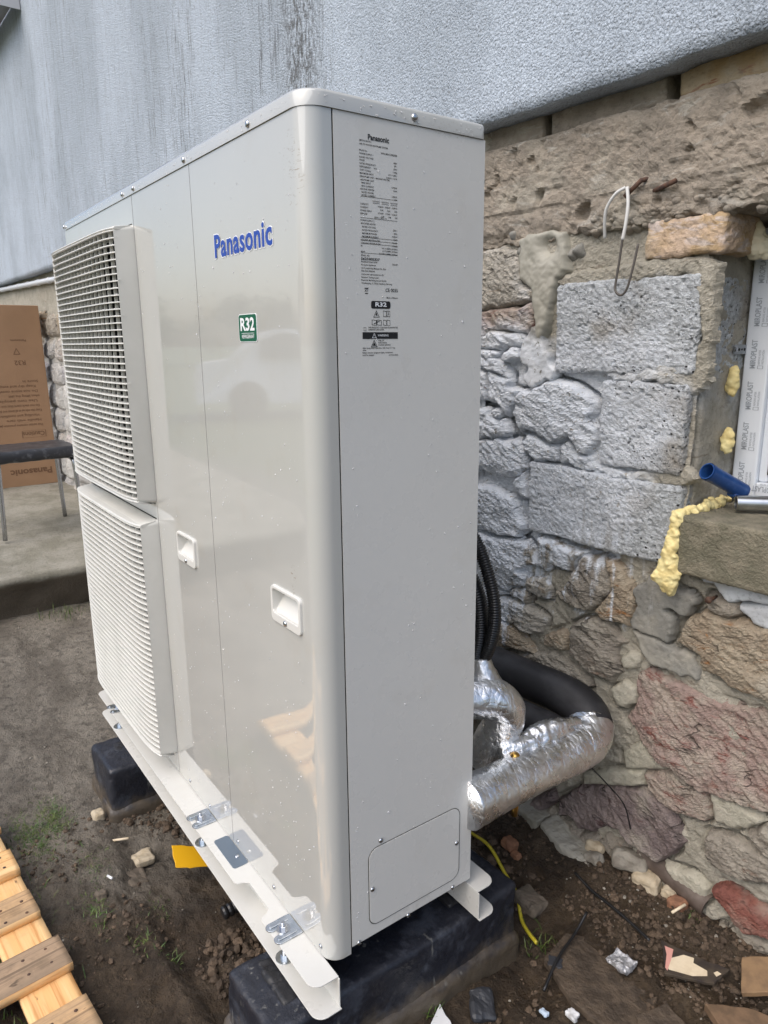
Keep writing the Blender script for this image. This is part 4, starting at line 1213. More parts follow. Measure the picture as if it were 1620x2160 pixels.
for k, (t1, t2) in enumerate((('COOLING', '(A35W7)'), ('HEATING', '(A7W35)'), ('HEATING', '(A2W35)'))):
    p.text(t1, .01, x0=.107 + k * .0155, x1=.1195 + k * .0155, y0=Z(640), h=.0018); p.text(t2, .01, x0=.1075 + k * .0155, x1=.1190 + k * .0155, y0=Z(658), h=.0018)
p.text('(EN 14511)', .012, x0=.110, x1=.131, y0=Z(787), h=.0028)
p.text('5623305327', .03, x0=L0, x1=.1185, y0=Z(1160), h=.0036)
for zy in (612, 797, 968, 995, 1022, 1105): p.rect(L0, R0, Z(zy) + .001, Z(zy) + .0015)
p.text('CE 0035', .012, x0=.128, x1=R0, y0=Z(1438), h=.0048)
# crossed-out bin
p.ring([(.0925, Z(1440)), (.0965, Z(1440)), (.0975, Z(1412)), (.0915, Z(1412))], .72); p.rect(.0910, .098, Z(1412), Z(1408)); p.poly([(.0910, Z(1443)), (.0916, Z(1443)), (.098, Z(1405)), (.0974, Z(1405))]); p.rect(.092, .0972, Z(1462), Z(1454))
p.poly(rrect(.1022, .1368, Z(1595), Z(1525), .003))
wpr.text('R32', .03, x0=.1095, x1=.1295, y0=Z(1577), h=.0062)
def tri(px, zy, s): return [(px - s, Z(zy) - s * .85), (px + s, Z(zy) - s * .85), (px, Z(zy) + s * .9)]
p.ring(tri(.1115, 1645, .0056), .76); p.poly([(.110, Z(1660)), (.113, Z(1660)), (.1128, Z(1648)), (.1118, Z(1630)), (.1102, Z(1648))])
def book(x0, x1, a, b):
    xm = (x0 + x1) / 2
    for s0, s1 in ((x0, xm - .0002), (xm + .0002, x1)): p.ring([(s0, Z(b)), (s1, Z(b) - .0007), (s1, Z(a) - .0007), (s0, Z(a))], .82)
book(.1235, .136, 1612, 1668); book(.1032, .1205, 1698, 1748); book(.1235, .136, 1698, 1750); book(.0885, .0935, 1768, 1800)
p.rect(.1322, .1334, Z(1655), Z(1636)); p.rect(.1322, .1334, Z(1632), Z(1627)); p.poly([(.106, Z(1735)), (.1075, Z(1738)), (.118, Z(1712)), (.1165, Z(1709))])
p.rect(.0866, .1500, Z(1878), Z(1815))
wpr.text('WARNING', .01, x0=.1130, x1=.1325, y0=Z(1855), h=.0030)
wpr.ring(tri(.107, 1847, .0040), .74); wpr.rect(.1067, .1073, Z(1853), Z(1843))
p.ring(tri(.107, 1922, .0060), .76); p.poly(tri(.107, 1926, .0030))
for k, t in enumerate(('RISK OF', 'EXPLOSION', 'DURING SERVICE')):
    v, f = text_mesh(t, .012); p.put(fit(v, .1145, y0=Z(1900 + 21 * k), h=.0020), f)
p.text('ACXF60-00000', .01, x0=.133, x1=R0, y0=Z(2040), h=.0019)
p.build('rating_print', M_INK, (.0004, 0, 0), (0, 1, 0), (0, 0, 1), hp)
wpr.build('rating_print', M_WHITE, (.0008, 0, 0), (0, 1, 0), (0, 0, 1), hp)

# rain drops on the panels
dv, df = MB(), 0
dr = random.Random(5)
def drop(M, r_):
    pr = [(r_, 0), (r_ * .92, r_ * .25), (r_ * .6, r_ * .5), (r_ * .12, r_ * .6)]
    dv.lathe(pr, 7, M)
Mf = Matrix.Rotation(R(90), 4, 'X'); Ms = Matrix.Rotation(R(90), 4, 'Z') @ Matrix.Rotation(R(90), 4, 'X')
def drops(n, front):
    cl = [(dr.random(), dr.random()) for _ in range(26)]
    for _ in range(n):
        if dr.random() < .55:
            c = dr.choice(cl); a, b = c[0] + dr.gauss(0, .04), c[1] + dr.gauss(0, .045)
        else: a, b = dr.random(), dr.random()
        if not (0 < a < 1 and 0 < b < 1): continue
        r_ = .0005 + .0010 * dr.random() ** 2.6 + (.0006 if dr.random() < .05 else 0)
        if front:
            x, z = -.70 + .67 * a, .03 + 1.29 * b
            if any(x0 - .004 < x < x1 + .004 and .58 < z < .652 for x0, x1 in ((-.586, -.486), (-.151, -.051))): continue
            T = Matrix.Translation((x, -.0002, z)) @ Mf
        else:
            T = Matrix.Translation((.0002, .05 + .26 * a, .03 + 1.29 * b)) @ Ms
        drop(T @ Matrix.Diagonal((1, 1.15, 1, 1)), r_)
drops(560, True); drops(230, False)
for k in range(NL):
    z = .684 + .013 + (.593 - .026) * k / (NL - 1)
    for _ in range(15):
        t = dr.random()
        y = -.040 - .014 * (1 - abs(2 * t - 1) ** 7)
        r_ = .0012 + .0012 * dr.random() ** 2
        drop(Matrix.Translation((-1.276 + t * .568, y + .002 + .006 * dr.random(), z + .0010)), r_)
        if dr.random() < .4: drop(Matrix.Translation((-1.276 + dr.random() * .568, y + .003, z - .0008)) @ Matrix.Rotation(math.pi, 4, 'X'), r_ * .9)
for _ in range(120):
    x = -1.27 + 1.26 * dr.random()
    drop(Matrix.Translation((x, -.0024, HB + .002 + .014 * dr.random())) @ Mf, .0006 + .0009 * dr.random() ** 2)
for _ in range(40):
    drop(Matrix.Translation((.0024, .01 + .3 * dr.random(), HB + .002 + .014 * dr.random())) @ Ms, .0006 + .0008 * dr.random() ** 2)
o = dv.build('rain_drops', M_DROP, hp, True); tag(o, 'rain drops beaded on the panels, sky highlight painted in as white', kind='stuff')

# ------------------------------------------------------------------ foundation blocks under the rails
def fblock(x0, x1, y0, y1, seed, label):
    t = tag(empty('foundation_block', ((x0 + x1) / 2, (y0 + y1) / 2, -.40)), label, 'block', 'tarred blocks under the heat pump')
    w, d = (x1 - x0) / 2, (y1 - y0) / 2
    rough_box('block_body', (-w, w, -d, d, .0, .330), .008, M_BITUMEN, t, rnd=.012, amp=.006, scale=10, seed=seed, fine=.0022, fscale=70, warp=.010)
    rough_box('block_foot', (-w - .012, w + .012, -d - .01, d + .01, -.05, .222), .012, M_BITUMEN, t, rnd=.02, amp=.010, scale=10, seed=seed + 2, fine=.003, fscale=60, warp=.014)
    for yy in (-.03 - (y0 + y1) / 2, .345 - (y0 + y1) / 2):
        rough_box('rubber_pad', (-.045, .045, yy - .042, yy + .035, .312, .3325), .005, M_RUBBER, t, rnd=.006, amp=.004, scale=30, seed=seed + 5, fine=.002)
    return t
fblock(-.172, .004, -.118, .455, 71, 'black tarred block under the near end of the heat pump')
fblock(-1.118, -.925, -.118, .455, 81, 'black tarred block under the far end beneath the fan grilles')
# crushed bitumen flap at the near foot
rough_box('tar_flap', (-.15, -.075, -.075, -.035, -.115, -.066), .006, M_RUBBER, bpy.data.objects['foundation_block'], rnd=.012, amp=.012, scale=28, seed=91, fine=.002)
bpy.data.objects['tar_flap'].location = (.084, -.1685, .40)

# ------------------------------------------------------------------ pipework behind the unit
def wrinkle_tube(path, r, mat, name, parent, seed, n=10, seg=28, amp=.03, step=None):
    P = spline(path, n)
    # resample evenly
    L = [0]
    for a, b in zip(P[:-1], P[1:]): L.append(L[-1] + (b - a).length)
    m_ = max(8, int(L[-1] / (step or .006)))
    ss = np.linspace(0, L[-1], m_)
    Q = [Vector([np.interp(s_, L, [p[k] for p in P]) for k in range(3)]) for s_ in ss]
    th = np.linspace(0, 2 * math.pi, seg, endpoint=False)
    S, T_ = np.meshgrid(ss, th, indexing='ij')
    pp = np.stack([S.ravel() * 16, np.cos(T_.ravel()) * 1.2, np.sin(T_.ravel()) * 1.2], 1)
    nz = amp * fbm(pp + seed, 3, seed) + amp * .55 * (1 - np.abs(fbm(pp * np.array([3.2, 1.6, 1.6]) + seed, 3, seed + 3)) * 3)
    nz = nz.reshape(S.shape)
    rf = (lambda i, t: r(i / (m_ - 1)) if callable(r) else r)
    mb = MB()
    mb.tube(Q, 1, seg, True, lambda i, t: rf(i, t) * (1 + nz[i, int(round(t / (2 * math.pi) * seg)) % seg]))
    return mb.build(name, mat, parent, True)
pf = tag(empty('foil_pipe', (-.005, .33, .18)), 'foil-wrapped insulated pipe running from the heat pump to the wall', 'pipe')
def rel(o, parent):
    o.matrix_parent_inverse = Matrix.Translation(-Vector(parent.location))
    return o
def addp(fn, parent):
    o = fn; o.parent = parent; rel(o, parent); return o
A = [(-.006, .31, .180), (-.006, .45, .180), (-.004, .56, .181), (.000, .625, .184), (-.002, .665, .192), (-.020, .695, .208)]
addp(wrinkle_tube(A, lambda t: .049 - .004 * math.sin(3.1 * t), M_FOIL, 'foil_wrap', None, 3, amp=.036, step=.0045, seg=40), pf)
Bk = [(-.012, .690, .205), (-.045, .706, .225), (-.11, .708, .238), (-.25, .702, .236), (-.45, .69, .232), (-.70, .68, .23)]
addp(wrinkle_tube(Bk, .046, M_TUBE, 'black_insulation', None, 4, amp=.012, step=.01), pf)
# crumpled flap of foil along the top
addp(wrinkle_tube([(-.045, .44, .218), (-.035, .52, .226), (-.02, .60, .234), (-.012, .64, .236)], lambda t: .020 * math.sin(.35 + 2.4 * t) + .004, M_FOIL, 'foil_flap', None, 8, amp=.30, step=.004), pf)
bv = MB().lathe([(.009, -.012), (.010, 0), (.009, .006), (.004, .010)], 10, Matrix.Translation((-.050, .455, .222)))
addp(bv.build('vent_nipple', M_BRASS, None, True), pf)
bv = MB().lathe([(.009, -.01), (.010, 0), (.007, .004)], 8, Matrix.Translation((-.016, .452, .2255)))
addp(bv.build('vent_nipple', M_BRASS, None, True), pf)
bv = MB().lathe([(.007, -.05), (.008, -.03), (.0065, -.02), (.0065, .0)], 8, Matrix.Translation((-.015, .455, .137)))
addp(bv.build('drain_tap', M_BRASS, None, True), pf)

pe = tag(empty('foil_elbow', (-.08, .33, .32)), 'short foil-wrapped elbow with a vertical neck close behind the casing', 'pipe')
addp(wrinkle_tube([(-.16, .30, .330), (-.115, .385, .332), (-.082, .445, .325), (-.066, .470, .300), (-.072, .470, .262), (-.092, .458, .215), (-.105, .45, .165)], lambda t: .044 - .016 * max(0, t - .45), M_FOIL, 'foil_wrap', None, 13, amp=.06, step=.0045, seg=36), pe)
addp(wrinkle_tube([(-.116, .445, .402), (-.112, .446, .380), (-.104, .447, .350), (-.095, .447, .325)], lambda t: .019 + .024 * t, M_FOIL, 'foil_neck', None, 14, amp=.09, step=.004), pe)
addp(wrinkle_tube([(-.70, .60, .165), (-.40, .60, .18), (-.20, .61, .19), (-.07, .615, .196), (-.03, .605, .196)], .041, M_TUBE, 'black_insulation', None, 15, amp=.012, step=.01), pe)

def corrugated(name, pts, r, label):
    P = spline(pts, 14)
    L = [0]
    for a, b in zip(P[:-1], P[1:]): L.append(L[-1] + (b - a).length)
    ss = np.arange(0, L[-1], .0013)
    Q = [Vector([np.interp(s_, L, [p[k] for p in P]) for k in range(3)]) for s_ in ss]
    mb = MB().tube(Q, 1, 14, True, lambda i, t: r * (1 + .085 * (1 if (i % 4) < 2 else -1)))
    return tag(mb.build(name, M_CONDUIT, None, True), label, 'conduit', 'corrugated conduits')
corrugated('corrugated_conduit', [(-.19, .36, .78), (-.160, .41, .70), (-.135, .445, .645), (-.096, .45, .567), (-.082, .45, .502), (-.093, .45, .437), (-.117, .45, .385), (-.13, .44, .33)], .0125, 'thin corrugated black conduit bowing outward behind the casing edge')
corrugated('corrugated_conduit', [(-.17, .36, .66), (-.145, .42, .59), (-.125, .44, .53), (-.118, .445, .46), (-.128, .445, .40), (-.14, .44, .33)], .0185, 'thicker corrugated black conduit tight against the casing edge')

# thin black wire hanging from the pipe
tag(MB().tube(spline([(.005, .655, .14), (.035, .70, .08), (.045, .745, .02), (.052, .765, -.045)], 8), .0016, 6).build('hanging_wire', M_BLACKP, None, True), 'thin black wire hanging against the stones below the foil pipe', 'wire')

# ------------------------------------------------------------------ wire loop on the reinforcing bar
def wl(pts): return spline([W(u, w, v) for u, w, v in pts], 8)
wt = tag(empty('wire_loop', W(-.06, -.03, 1.31)), 'bent wire with white ends hooked over a rusty bar', 'wire')
for nm, pts, m_, r_ in (('white_wire', [(-.060, -.028, 1.322), (-.078, -.034, 1.312), (-.098, -.032, 1.288), (-.106, -.024, 1.262), (-.112, -.012, 1.236)], M_WIREW, .0032),
                        ('white_wire', [(-.056, -.028, 1.322), (-.049, -.032, 1.29), (-.050, -.034, 1.255), (-.055, -.034, 1.225)], M_WIREW, .0034),
                        ('dark_wire', [(-.055, -.034, 1.228), (-.060, -.034, 1.18), (-.065, -.034, 1.140), (-.060, -.036, 1.126), (-.047, -.036, 1.121), (-.036, -.036, 1.134), (-.028, -.034, 1.170), (-.022, -.03, 1.215)], M_WIRE, .0024)):
    o = MB().tube(wl(pts), r_, 8).build(nm, m_, None, True); o.parent = wt
    o.matrix_parent_inverse = Matrix.Translation(-Vector(wt.location))

# ------------------------------------------------------------------ things on the ledge
def pipe_open(name, a, b, r, t, mat, inner, label, cat, extra=None):
    a, b = Vector(a), Vector(b); d = (b - a)
    o = empty(name, a); o.rotation_euler = d.to_track_quat('Z', 'Y').to_euler()
    tag(o, label, cat)
    Ln = d.length
    mb = MB()
    sg = 24
    prof = [(r - t, .10 if Ln > .1 else Ln * .8), (r - t, 0), (r, 0), (r, Ln), (r - t, Ln)]
    v, f = [], []
    for rr, z in prof:
        for k in range(sg):
            th = 2 * math.pi * k / sg; v.append((rr * math.cos(th), rr * math.sin(th), z))
    for i in range(len(prof) - 1):
        f += [(i * sg + k, i * sg + (k + 1) % sg, (i + 1) * sg + (k + 1) % sg, (i + 1) * sg + k) for k in range(sg)]
    mb.add(v, f)
    auto_smooth(mb.build('tube_body', mat, o), 50)
    MB().lathe([(r - t * .9, .05), (r - t * .9, .052)], 16).build('bore', inner, o)
    return o
pipe_open('steel_tube', W(.175, .058, .7225), W(.285, .150, .7235), .0150, .0025, M_STEEL, M_INNER, 'bright steel tube lying on the mossy window ledge', 'tube')
bl = pipe_open('blue_tube_handle', W(.139, .004, .787), W(.166, .100, .738), .0165, .0022, M_BLUEP, M_BLUEP, 'scuffed blue plastic tube propped on the steel tube', 'tube')
MB().tube([(0, 0, .002), (0, 0, .010)], .0176, 24, False).build('collar', M_BLUEP, bl, True)
MB().lathe([(.0042, 0), (.0042, .0006)], 10).build('hole', M_INNER, bl, loc=(.0122, -.0118, .026), rot=(0, R(90), R(-44)))
MB().box(-.012, .012, -.020, .012, .085, .118).build('shoe', M_BLUEP, bl, bevel=.004)

# ------------------------------------------------------------------ slatted crate panel at the lower left
PA = math.atan2(.061, .70)
cp = tag(empty('crate_panel', (-.98, -.378, -.215), PA), 'fresh pine crate panel of cross slats nailed on long boards', 'pallet')
# local x runs along the visible edge, local y towards the yard (negative)
zt = .0
def board(name, x0, x1, y0, y1, z0, z1, mat, along, seed):
    # mesh long axis in local x so that the grain follows it
    if along == 'x': s_ = (x1 - x0, y1 - y0)
    else: s_ = (y1 - y0, x1 - x0)
    h = z1 - z0
    o = rough_box(name, (-s_[0] / 2, s_[0] / 2, -s_[1] / 2, s_[1] / 2, -h / 2, h / 2), .012, mat, cp, rnd=.0018, amp=.0012, scale=12, seed=seed, fine=.0004, fscale=90)
    o.location = ((x0 + x1) / 2, (y0 + y1) / 2, (z0 + z1) / 2)
    if mat is not M_PINE:
        o.data.materials.append(M_PINE)
        nz = np.empty(len(o.data.polygons) * 3); o.data.polygons.foreach_get('normal', nz)
        o.data.polygons.foreach_set('material_index', np.where(nz.reshape(-1, 3)[:, 2] > .6, 0, 1).astype(np.int32))
    if along == 'y': o.rotation_euler = (0, 0, R(90) + random.Random(seed).uniform(-.006, .006))
    return o
board('long_board', -.12, 1.30, -.098, -.004, .028, .047, M_PINE, 'x', 1)
board('long_board', -.12, 1.30, -.56, -.46, .028, .047, M_PINE, 'x', 2)
board('long_board', -.12, 1.30, -1.06, -.96, .028, .047, M_PINE, 'x', 3)
for k in range(8):
    x = -.078 + k * .1775
    board('slat', x, x + .086 + (.006 if k % 2 else 0), -1.07, .002 - .004 * (k % 3), .0475, .0675, (M_PINE, M_PINE, M_OLDPINE2, M_OLDPINE, M_OLDPINE2, M_OLDPINE2, M_PINE, M_OLDPINE)[k], 'y', 20 + k)
nl_ = None
for k in range(8):
    for dx in (.022, .064):
        for dy in (-.030, -.072):
            q = (-.078 + k * .1775 + dx + .004 * ((k * 7) % 3), dy, .0672)
            if nl_ is None: nl_ = MB().lathe([(.0034, 0), (.0034, .0008), (.002, .0012)], 8).build('nail_head', M_RUST, cp, True, loc=q)
            else: link_mesh('nail_head', nl_.data, cp, q)
for k in range(3):
    board('bearer', -.12, 1.3, (-.075, -.54, -1.04)[k], (-.03, -.48, -.98)[k], -.01, .0275, M_OLDPINE2, 'x', 40 + k)

# ------------------------------------------------------------------ cardboard box and stool on the terrace
bx = tag(empty('cardboard_box', (-4.60, .35, .078), R(-2)), 'tall brown cardboard carton standing upside down behind the stool', 'box')
bx.rotation_euler = (0, R(-1.5), R(3))
MB().box(-.14, 0, -.55, .225, 0, 1.225).build('carton', M_CARD, bx, bevel=.004)
p = Print()
def up(body, xr, zt_, h, w=None, bold=.01):
    """print standing on its head: rotated half a turn on the carton face"""
    v, f = text_mesh(body, bold); v = fit(v, 0, y0=0, h=h)
    if w: v[:, 0] *= w / v[:, 0].max()
    q = Print(); q.put([(xr - a, zt_ - b) for a, b in v], f)
    q.build('print_line', M_CARDINK, (.0015, 0, 0), (0, 1, 0), (0, 0, 1), bx)
def sym(fn):
    global p
    p = Print(); fn(); p.build('print_symbol', M_CARDINK, (.0015, 0, 0), (0, 1, 0), (0, 0, 1), bx)
up('Panasonic', .185, .118, .042, .27, .03)
up('Cautions', .165, .375, .03, .14)
sym(lambda: p.ring([(.175, .335), (.02, .335), (.02, .383), (.175, .383)], .95))
for k, (t_, w_) in enumerate((('This carton contains precision parts', .30), ('Handle with care', .22), ('Handling and installation instructions', .40), ('Keep this side up at all times and do not drop', .34), ('Do not stack more than one unit', .28), ('Use two people', .24), ('when lifting the unit', .20), ('Do not store outside', .27), ('Keep dry and away from heat', .36), ('Store in', .10))):
    up(t_, .165 - .01 * (k % 3), .43 + .033 * k, .016, w_)
up('R32', .10, .86, .03, .07); up('Panasonic', .12, 1.0, .014, .10)
for cx, cz in ((-.26, .50), (-.27, .68)):
    sym(lambda: (p.ring([(cx + .055 * math.cos(a), cz + .055 * math.sin(a)) for a in [k * .3927 for k in range(16)]], .92), [p.rect(cx - .03 + .018 * k, cx - .024 + .018 * k, cz - .03, cz + .03) for k in range(4)]))
sym(lambda: p.ring([(-.26, .86), (-.10, .86), (-.10, .92), (-.26, .92)], .95))
sym(lambda: p.ring([(.03, .90), (.075, .90), (.052, .945)], .7))

stl = tag(empty('stool', (-3.45, .20, .035), R(4)), 'stool with torn black vinyl seat and tube legs', 'stool')
rough_box('seat', (-.19, .19, -.235, .235, .400, .466), .014, M_VINYL, stl, rnd=.028, amp=.007, scale=9, seed=66, fine=.002, fscale=40)
for sx in (-1, 1):
    for sy in (-1, 1):
        MB().tube(spline([(sx * .08, sy * .17, .405), (sx * .145, sy * .185, .390), (sx * .165, sy * .19, .34), (sx * .18, sy * .205, .0)], 6), .0115, 10).build('leg', M_CHROME, stl, True)
for sy in (-1, 1):
    MB().tube([(-.15, sy * .19, .40), (.15, sy * .19, .40)], .010, 8).build('crossbar', M_CHROME, stl, True)

pp_ = [W(-7.0, -.015, 1.50), W(-5.937, -.02, 1.481), W(-4.311, -.02, 1.449), W(-3.4, -.02, 1.43)]
cd = tag(MB().tube(pp_, .017, 10).build('wall_conduit', M_PIPEW, None, True), 'white plastic conduit clipped under the render at the far left', 'conduit')
for t in np.linspace(0.05, .95, 9):
    q = Vector(pp_[1]).lerp(Vector(pp_[3]), t)
    c = MB().tube([q + Vector((-.012, 0, 0)), q + Vector((.012, 0, 0))], .021, 10).build('clip', M_PIPEW, cd, True)

# window ledge of the upper floor, seen at the top left
ls = tag(empty('window_ledge', W(-4.3, -.06, 3.0), WTH), 'folded grey metal ledge of a window high at the top left', 'ledge')
MB().prism([(0, .03), (-.15, -.02), (-.15, -.055), (-.145, -.055), (-.145, -.025), (0, .022)], -1.2, .10, 'x').build('ledge_sheet', simple('grey_metal', (.42, .43, .45), .5), ls)
MB().box(.10, .104, -.15, 0, -.06, .03).build('end_cap', simple('grey_metal_cap', (.5, .5, .52), .5), ls)

# ------------------------------------------------------------------ litter and rubble
def gz(x, y): return float(gh(x, y)[0])
def rock(name, x, y, r, seed, mat, label, cat, group=None, fl=.7, sink=.25, rot=0):
    m_ = rough_box(name, (-r, r, -r * .8, r * .8, -r * fl, r * fl), r / 5, mat, None, rnd=r * .45 * min(1, fl + .2), amp=r * .26, scale=1.6 / r * .6, seed=seed, fine=r * .06, fscale=3 / r, warp=r * .16, flat=True)
    m_.location = (x, y, gz(x, y) + r * fl * (1 - 2 * sink) + .0)
    m_.rotation_euler = (random.Random(seed).uniform(-.3, .3), random.Random(seed + 1).uniform(-.3, .3), rot)
    return tag(m_, label, cat, group)
G = 'loose stones along the wall foot'
rock('rubble_stone', -.195, .638, .020, 201, M_LUMP['b'], 'round red-brown pebble stone beside the yellow cable', 'stone', G)
rock('rubble_stone', -.165, .628, .012, 202, M_LUMP['b'], 'smaller orange pebble just below the round red-brown one', 'stone', G)
rock('rubble_stone', -.035, .765, .022, 203, M_LUMP['c'], 'pale cream stone at the end of the concrete kerb', 'stone', G)
rock('rubble_stone', -.012, .790, .026, 204, M_LUMP['a'], 'flat grey-green stone behind the pale cream one', 'stone', G, .5)
rock('rubble_stone', -.018, .735, .020, 205, M_LUMP['a'], 'small rounded grey stone in front of the pale cream one', 'stone', G, .6)
rock('rubble_stone', .048, .782, .038, 206, M_LUMP['a'], 'largest grey slab-like stone leaning at the brown pipe', 'stone', G, .55, .15, .5)
rock('rubble_stone', .100, .770, .031, 207, M_LUMP['c'], 'pinkish rounded stone next to the large grey slab', 'stone', G, .65, .2, .2)
rock('rubble_stone', .155, .770, .015, 208, M_LUMP['c'], 'small white-grey pebble below the brown pipe', 'stone', G)
rock('rubble_stone', .180, .762, .019, 209, M_LUMP['b'], 'orange-brown stone right of the small white-grey pebble', 'stone', G)
rock('rubble_stone', -.055, .560, .034, 210, M_LUMP['d'], 'dark round stone half sunk in mud near the black block', 'stone', G, .4, .3)
rock('rubble_stone', -.948, -.150, .018, 211, M_LUMP['c'], 'tan stone at the foot of the far tarred block', 'stone', None)
rock('rubble_stone', -.76, -.093, .030, 212, M_LUMP['c'], 'flat ochre stone in the mud under the rail', 'stone', None, .35, .35)
rock('rubble_stone', -.70, -.130, .032, 213, M_LUMP['d'], 'flat dark slate stone left of the yellow sheet', 'stone', None, .3, .35)
rock('rubble_stone', -.66, -.22, .014, 214, M_LUMP['d'], 'small dark stone in front of the crate panel', 'stone', None)

# kerb fragments along the wall
KR = math.atan2(-.045, .29)
for k, (x, y, L_, lab) in enumerate(((-.285, .768, .22, 'grey concrete kerb piece emerging under the foil pipe'), (-.098, .750, .17, 'grey concrete kerb piece with chipped end nearer the stones'))):
    o = rough_box('kerb_piece', (-L_ / 2, L_ / 2, -.034, .034, -.05, .016), .006, simple('kerb_concrete%d' % k, (.34, .325, .28), .9, col2=(.26, .245, .20), scale=22, bump=.6, bscale=120), None, rnd=.010, amp=.012, scale=16, seed=230 + k, fine=.0026, warp=.012, flat=True)
    o.location = (x, y, -.158 - .006 * k); o.rotation_euler = (R(9), R(2), KR)
    tag(o, lab, 'kerb', 'kerb fragments')

pipe = pipe_open('brown_pipe', (.235, .792, -.135), (.06, .812, -.118), .026, .003, M_BROWNP, M_INNER, 'brown rusted pipe stub half buried at the wall foot', 'pipe')

# broken floor tiles in the mud
def slab(name, pts, t, z, mat, label, cat, tilt=(0, 0), group=None, seed=0):
    c = np.mean(pts, 0)
    V = MB()
    q = []
    rr = random.Random(seed)
    for i in range(len(pts)):
        a, b = np.array(pts[i]), np.array(pts[(i + 1) % len(pts)])
        for k in range(5):
            w_ = a + (b - a) * k / 5 + (np.array([rr.uniform(-1, 1), rr.uniform(-1, 1)]) * .0018 if k else 0)
            q.append((w_[0] - c[0], w_[1] - c[1]))
    o = V.prism(q, -t / 2, t / 2).build(name, mat, None, bevel=.0015)
    o.location = (c[0], c[1], gz(c[0], c[1]) + z); o.rotation_euler = (tilt[0], tilt[1], 0)
    return tag(o, label, cat, group)
slab('broken_tile', [(.075, .46), (.055, .55), (.165, .65), (.262, .575), (.30, .505), (.235, .435), (.17, .43)], .014, .0015, M_TILE, 'large muddy brown tile under the black stick', 'tile', (R(-2), R(1)), 'broken tiles in the mud', 1)
slab('broken_tile', [(.262, .50), (.30, .48), (.345, .50), (.335, .56), (.285, .57)], .012, .012, M_TILE, 'small chipped tile below the tarred board', 'tile', (R(3), R(4)), 'broken tiles in the mud', 2)
slab('broken_tile', [(.345, .72), (.375, .655), (.42, .69), (.40, .76)], .012, .03, simple('ochre_tile', (.23, .145, .075), .8, col2=(.16, .10, .055), scale=30, bump=.6), 'ochre tile shard standing right of the tarred board', 'tile', (R(20), R(-10)), None, 3)
slab('broken_tile', [(.39, .735), (.45, .69), (.56, .74), (.52, .82), (.42, .80)], .014, .02, M_TILE, 'muddy grey-brown tile against the wall at the right edge', 'tile', (R(8), R(0)), 'broken tiles in the mud', 4)
slab('broken_tile', [(.34, .60), (.40, .57), (.56, .66), (.50, .70), (.40, .66)], .018, .012, simple('rotten_wood', (.17, .105, .06), .85, col2=(.11, .07, .04), scale=30, bump=.7), 'rotten brown plank piece at the lower right corner', 'plank', (R(4), R(3)), None, 5)
tb = slab('tarred_board', [(.212, .655), (.222, .645), (.262, .592), (.335, .640), (.338, .690), (.30, .675)], .006, .026, M_TARBOARD, 'dark tarred board scrap with peeling cream and pink paint', 'board', (R(5), R(-3)), None, 6)
c_ = np.array(tb.location[:2])
for nm, pts, m_, zz in (('paint_flake', [(.246, .622), (.262, .605), (.30, .625), (.318, .645), (.312, .655), (.285, .652), (.28, .663), (.262, .655), (.255, .640)], M_PAINTCHIP, .0036), ('pink_flake', [(.226, .647), (.240, .632), (.255, .604), (.262, .601), (.252, .630), (.242, .652)], M_PINK, .0038), ('paint_flake', [(.322, .660), (.330, .656), (.333, .668), (.325, .668)], M_PAINTCHIP, .0036)):
    q = [(a - c_[0], b - c_[1]) for a, b in pts]
    MB().prism(q, .0028, zz).build(nm, m_, tb)
def crumple(name, x, y, r, mat, label, cat, seed, fl=.4):
    o = rough_box(name, (-r, r, -r * .75, r * .75, -r * fl, r * fl), r / 7, mat, None, rnd=r * .35 * min(1, fl * 1.5), amp=r * .5, scale=1.1 / r, seed=seed, fine=r * .12, fscale=4 / r)
    o.location = (x, y, gz(x, y) + r * fl * .9 + .012)
    return tag(o, label, cat)
crumple('foil_scrap', .181, .571, .026, simple('crumpled_foil', (.66, .67, .69), .4, .6, col2=(.4, .4, .42), scale=90, bump=.9, bscale=120, bdist=.008), 'crumpled silver foil scrap lying on the muddy tile', 'foil', 301, .30)
crumple('litter_flake', .191, .411, .011, M_PAPER, 'small white flake beyond the lower end of the large tile', 'litter', 302, .35)
crumple('litter_flake', .152, .375, .008, simple('bluish_flake', (.45, .55, .66), .5), 'tiny bluish flake at the bottom edge near the white one', 'litter', 303, .35)
o = slab('paper_scrap', [(.015, .235), (.045, .17), (.105, .19), (.085, .215)], .002, .018, simple('paper', (.70, .72, .74), .6), 'curled white paper scrap at the bottom edge', 'paper', (R(14), R(-10)), None, 9)
rock('slate_shard', .062, .300, .030, 321, simple('slate', (.035, .038, .045), .5, bump=.5), 'pointed black slate shard beside the near block', 'shard', None, .28, .1, -.6)
slab('slate_shard', [(.075, .475), (.09, .455), (.112, .47), (.10, .49)], .008, .016, simple('slate2', (.03, .032, .038), .5), 'small black shard at the foot of the black stick', 'shard', (R(5), 0), None, 11)

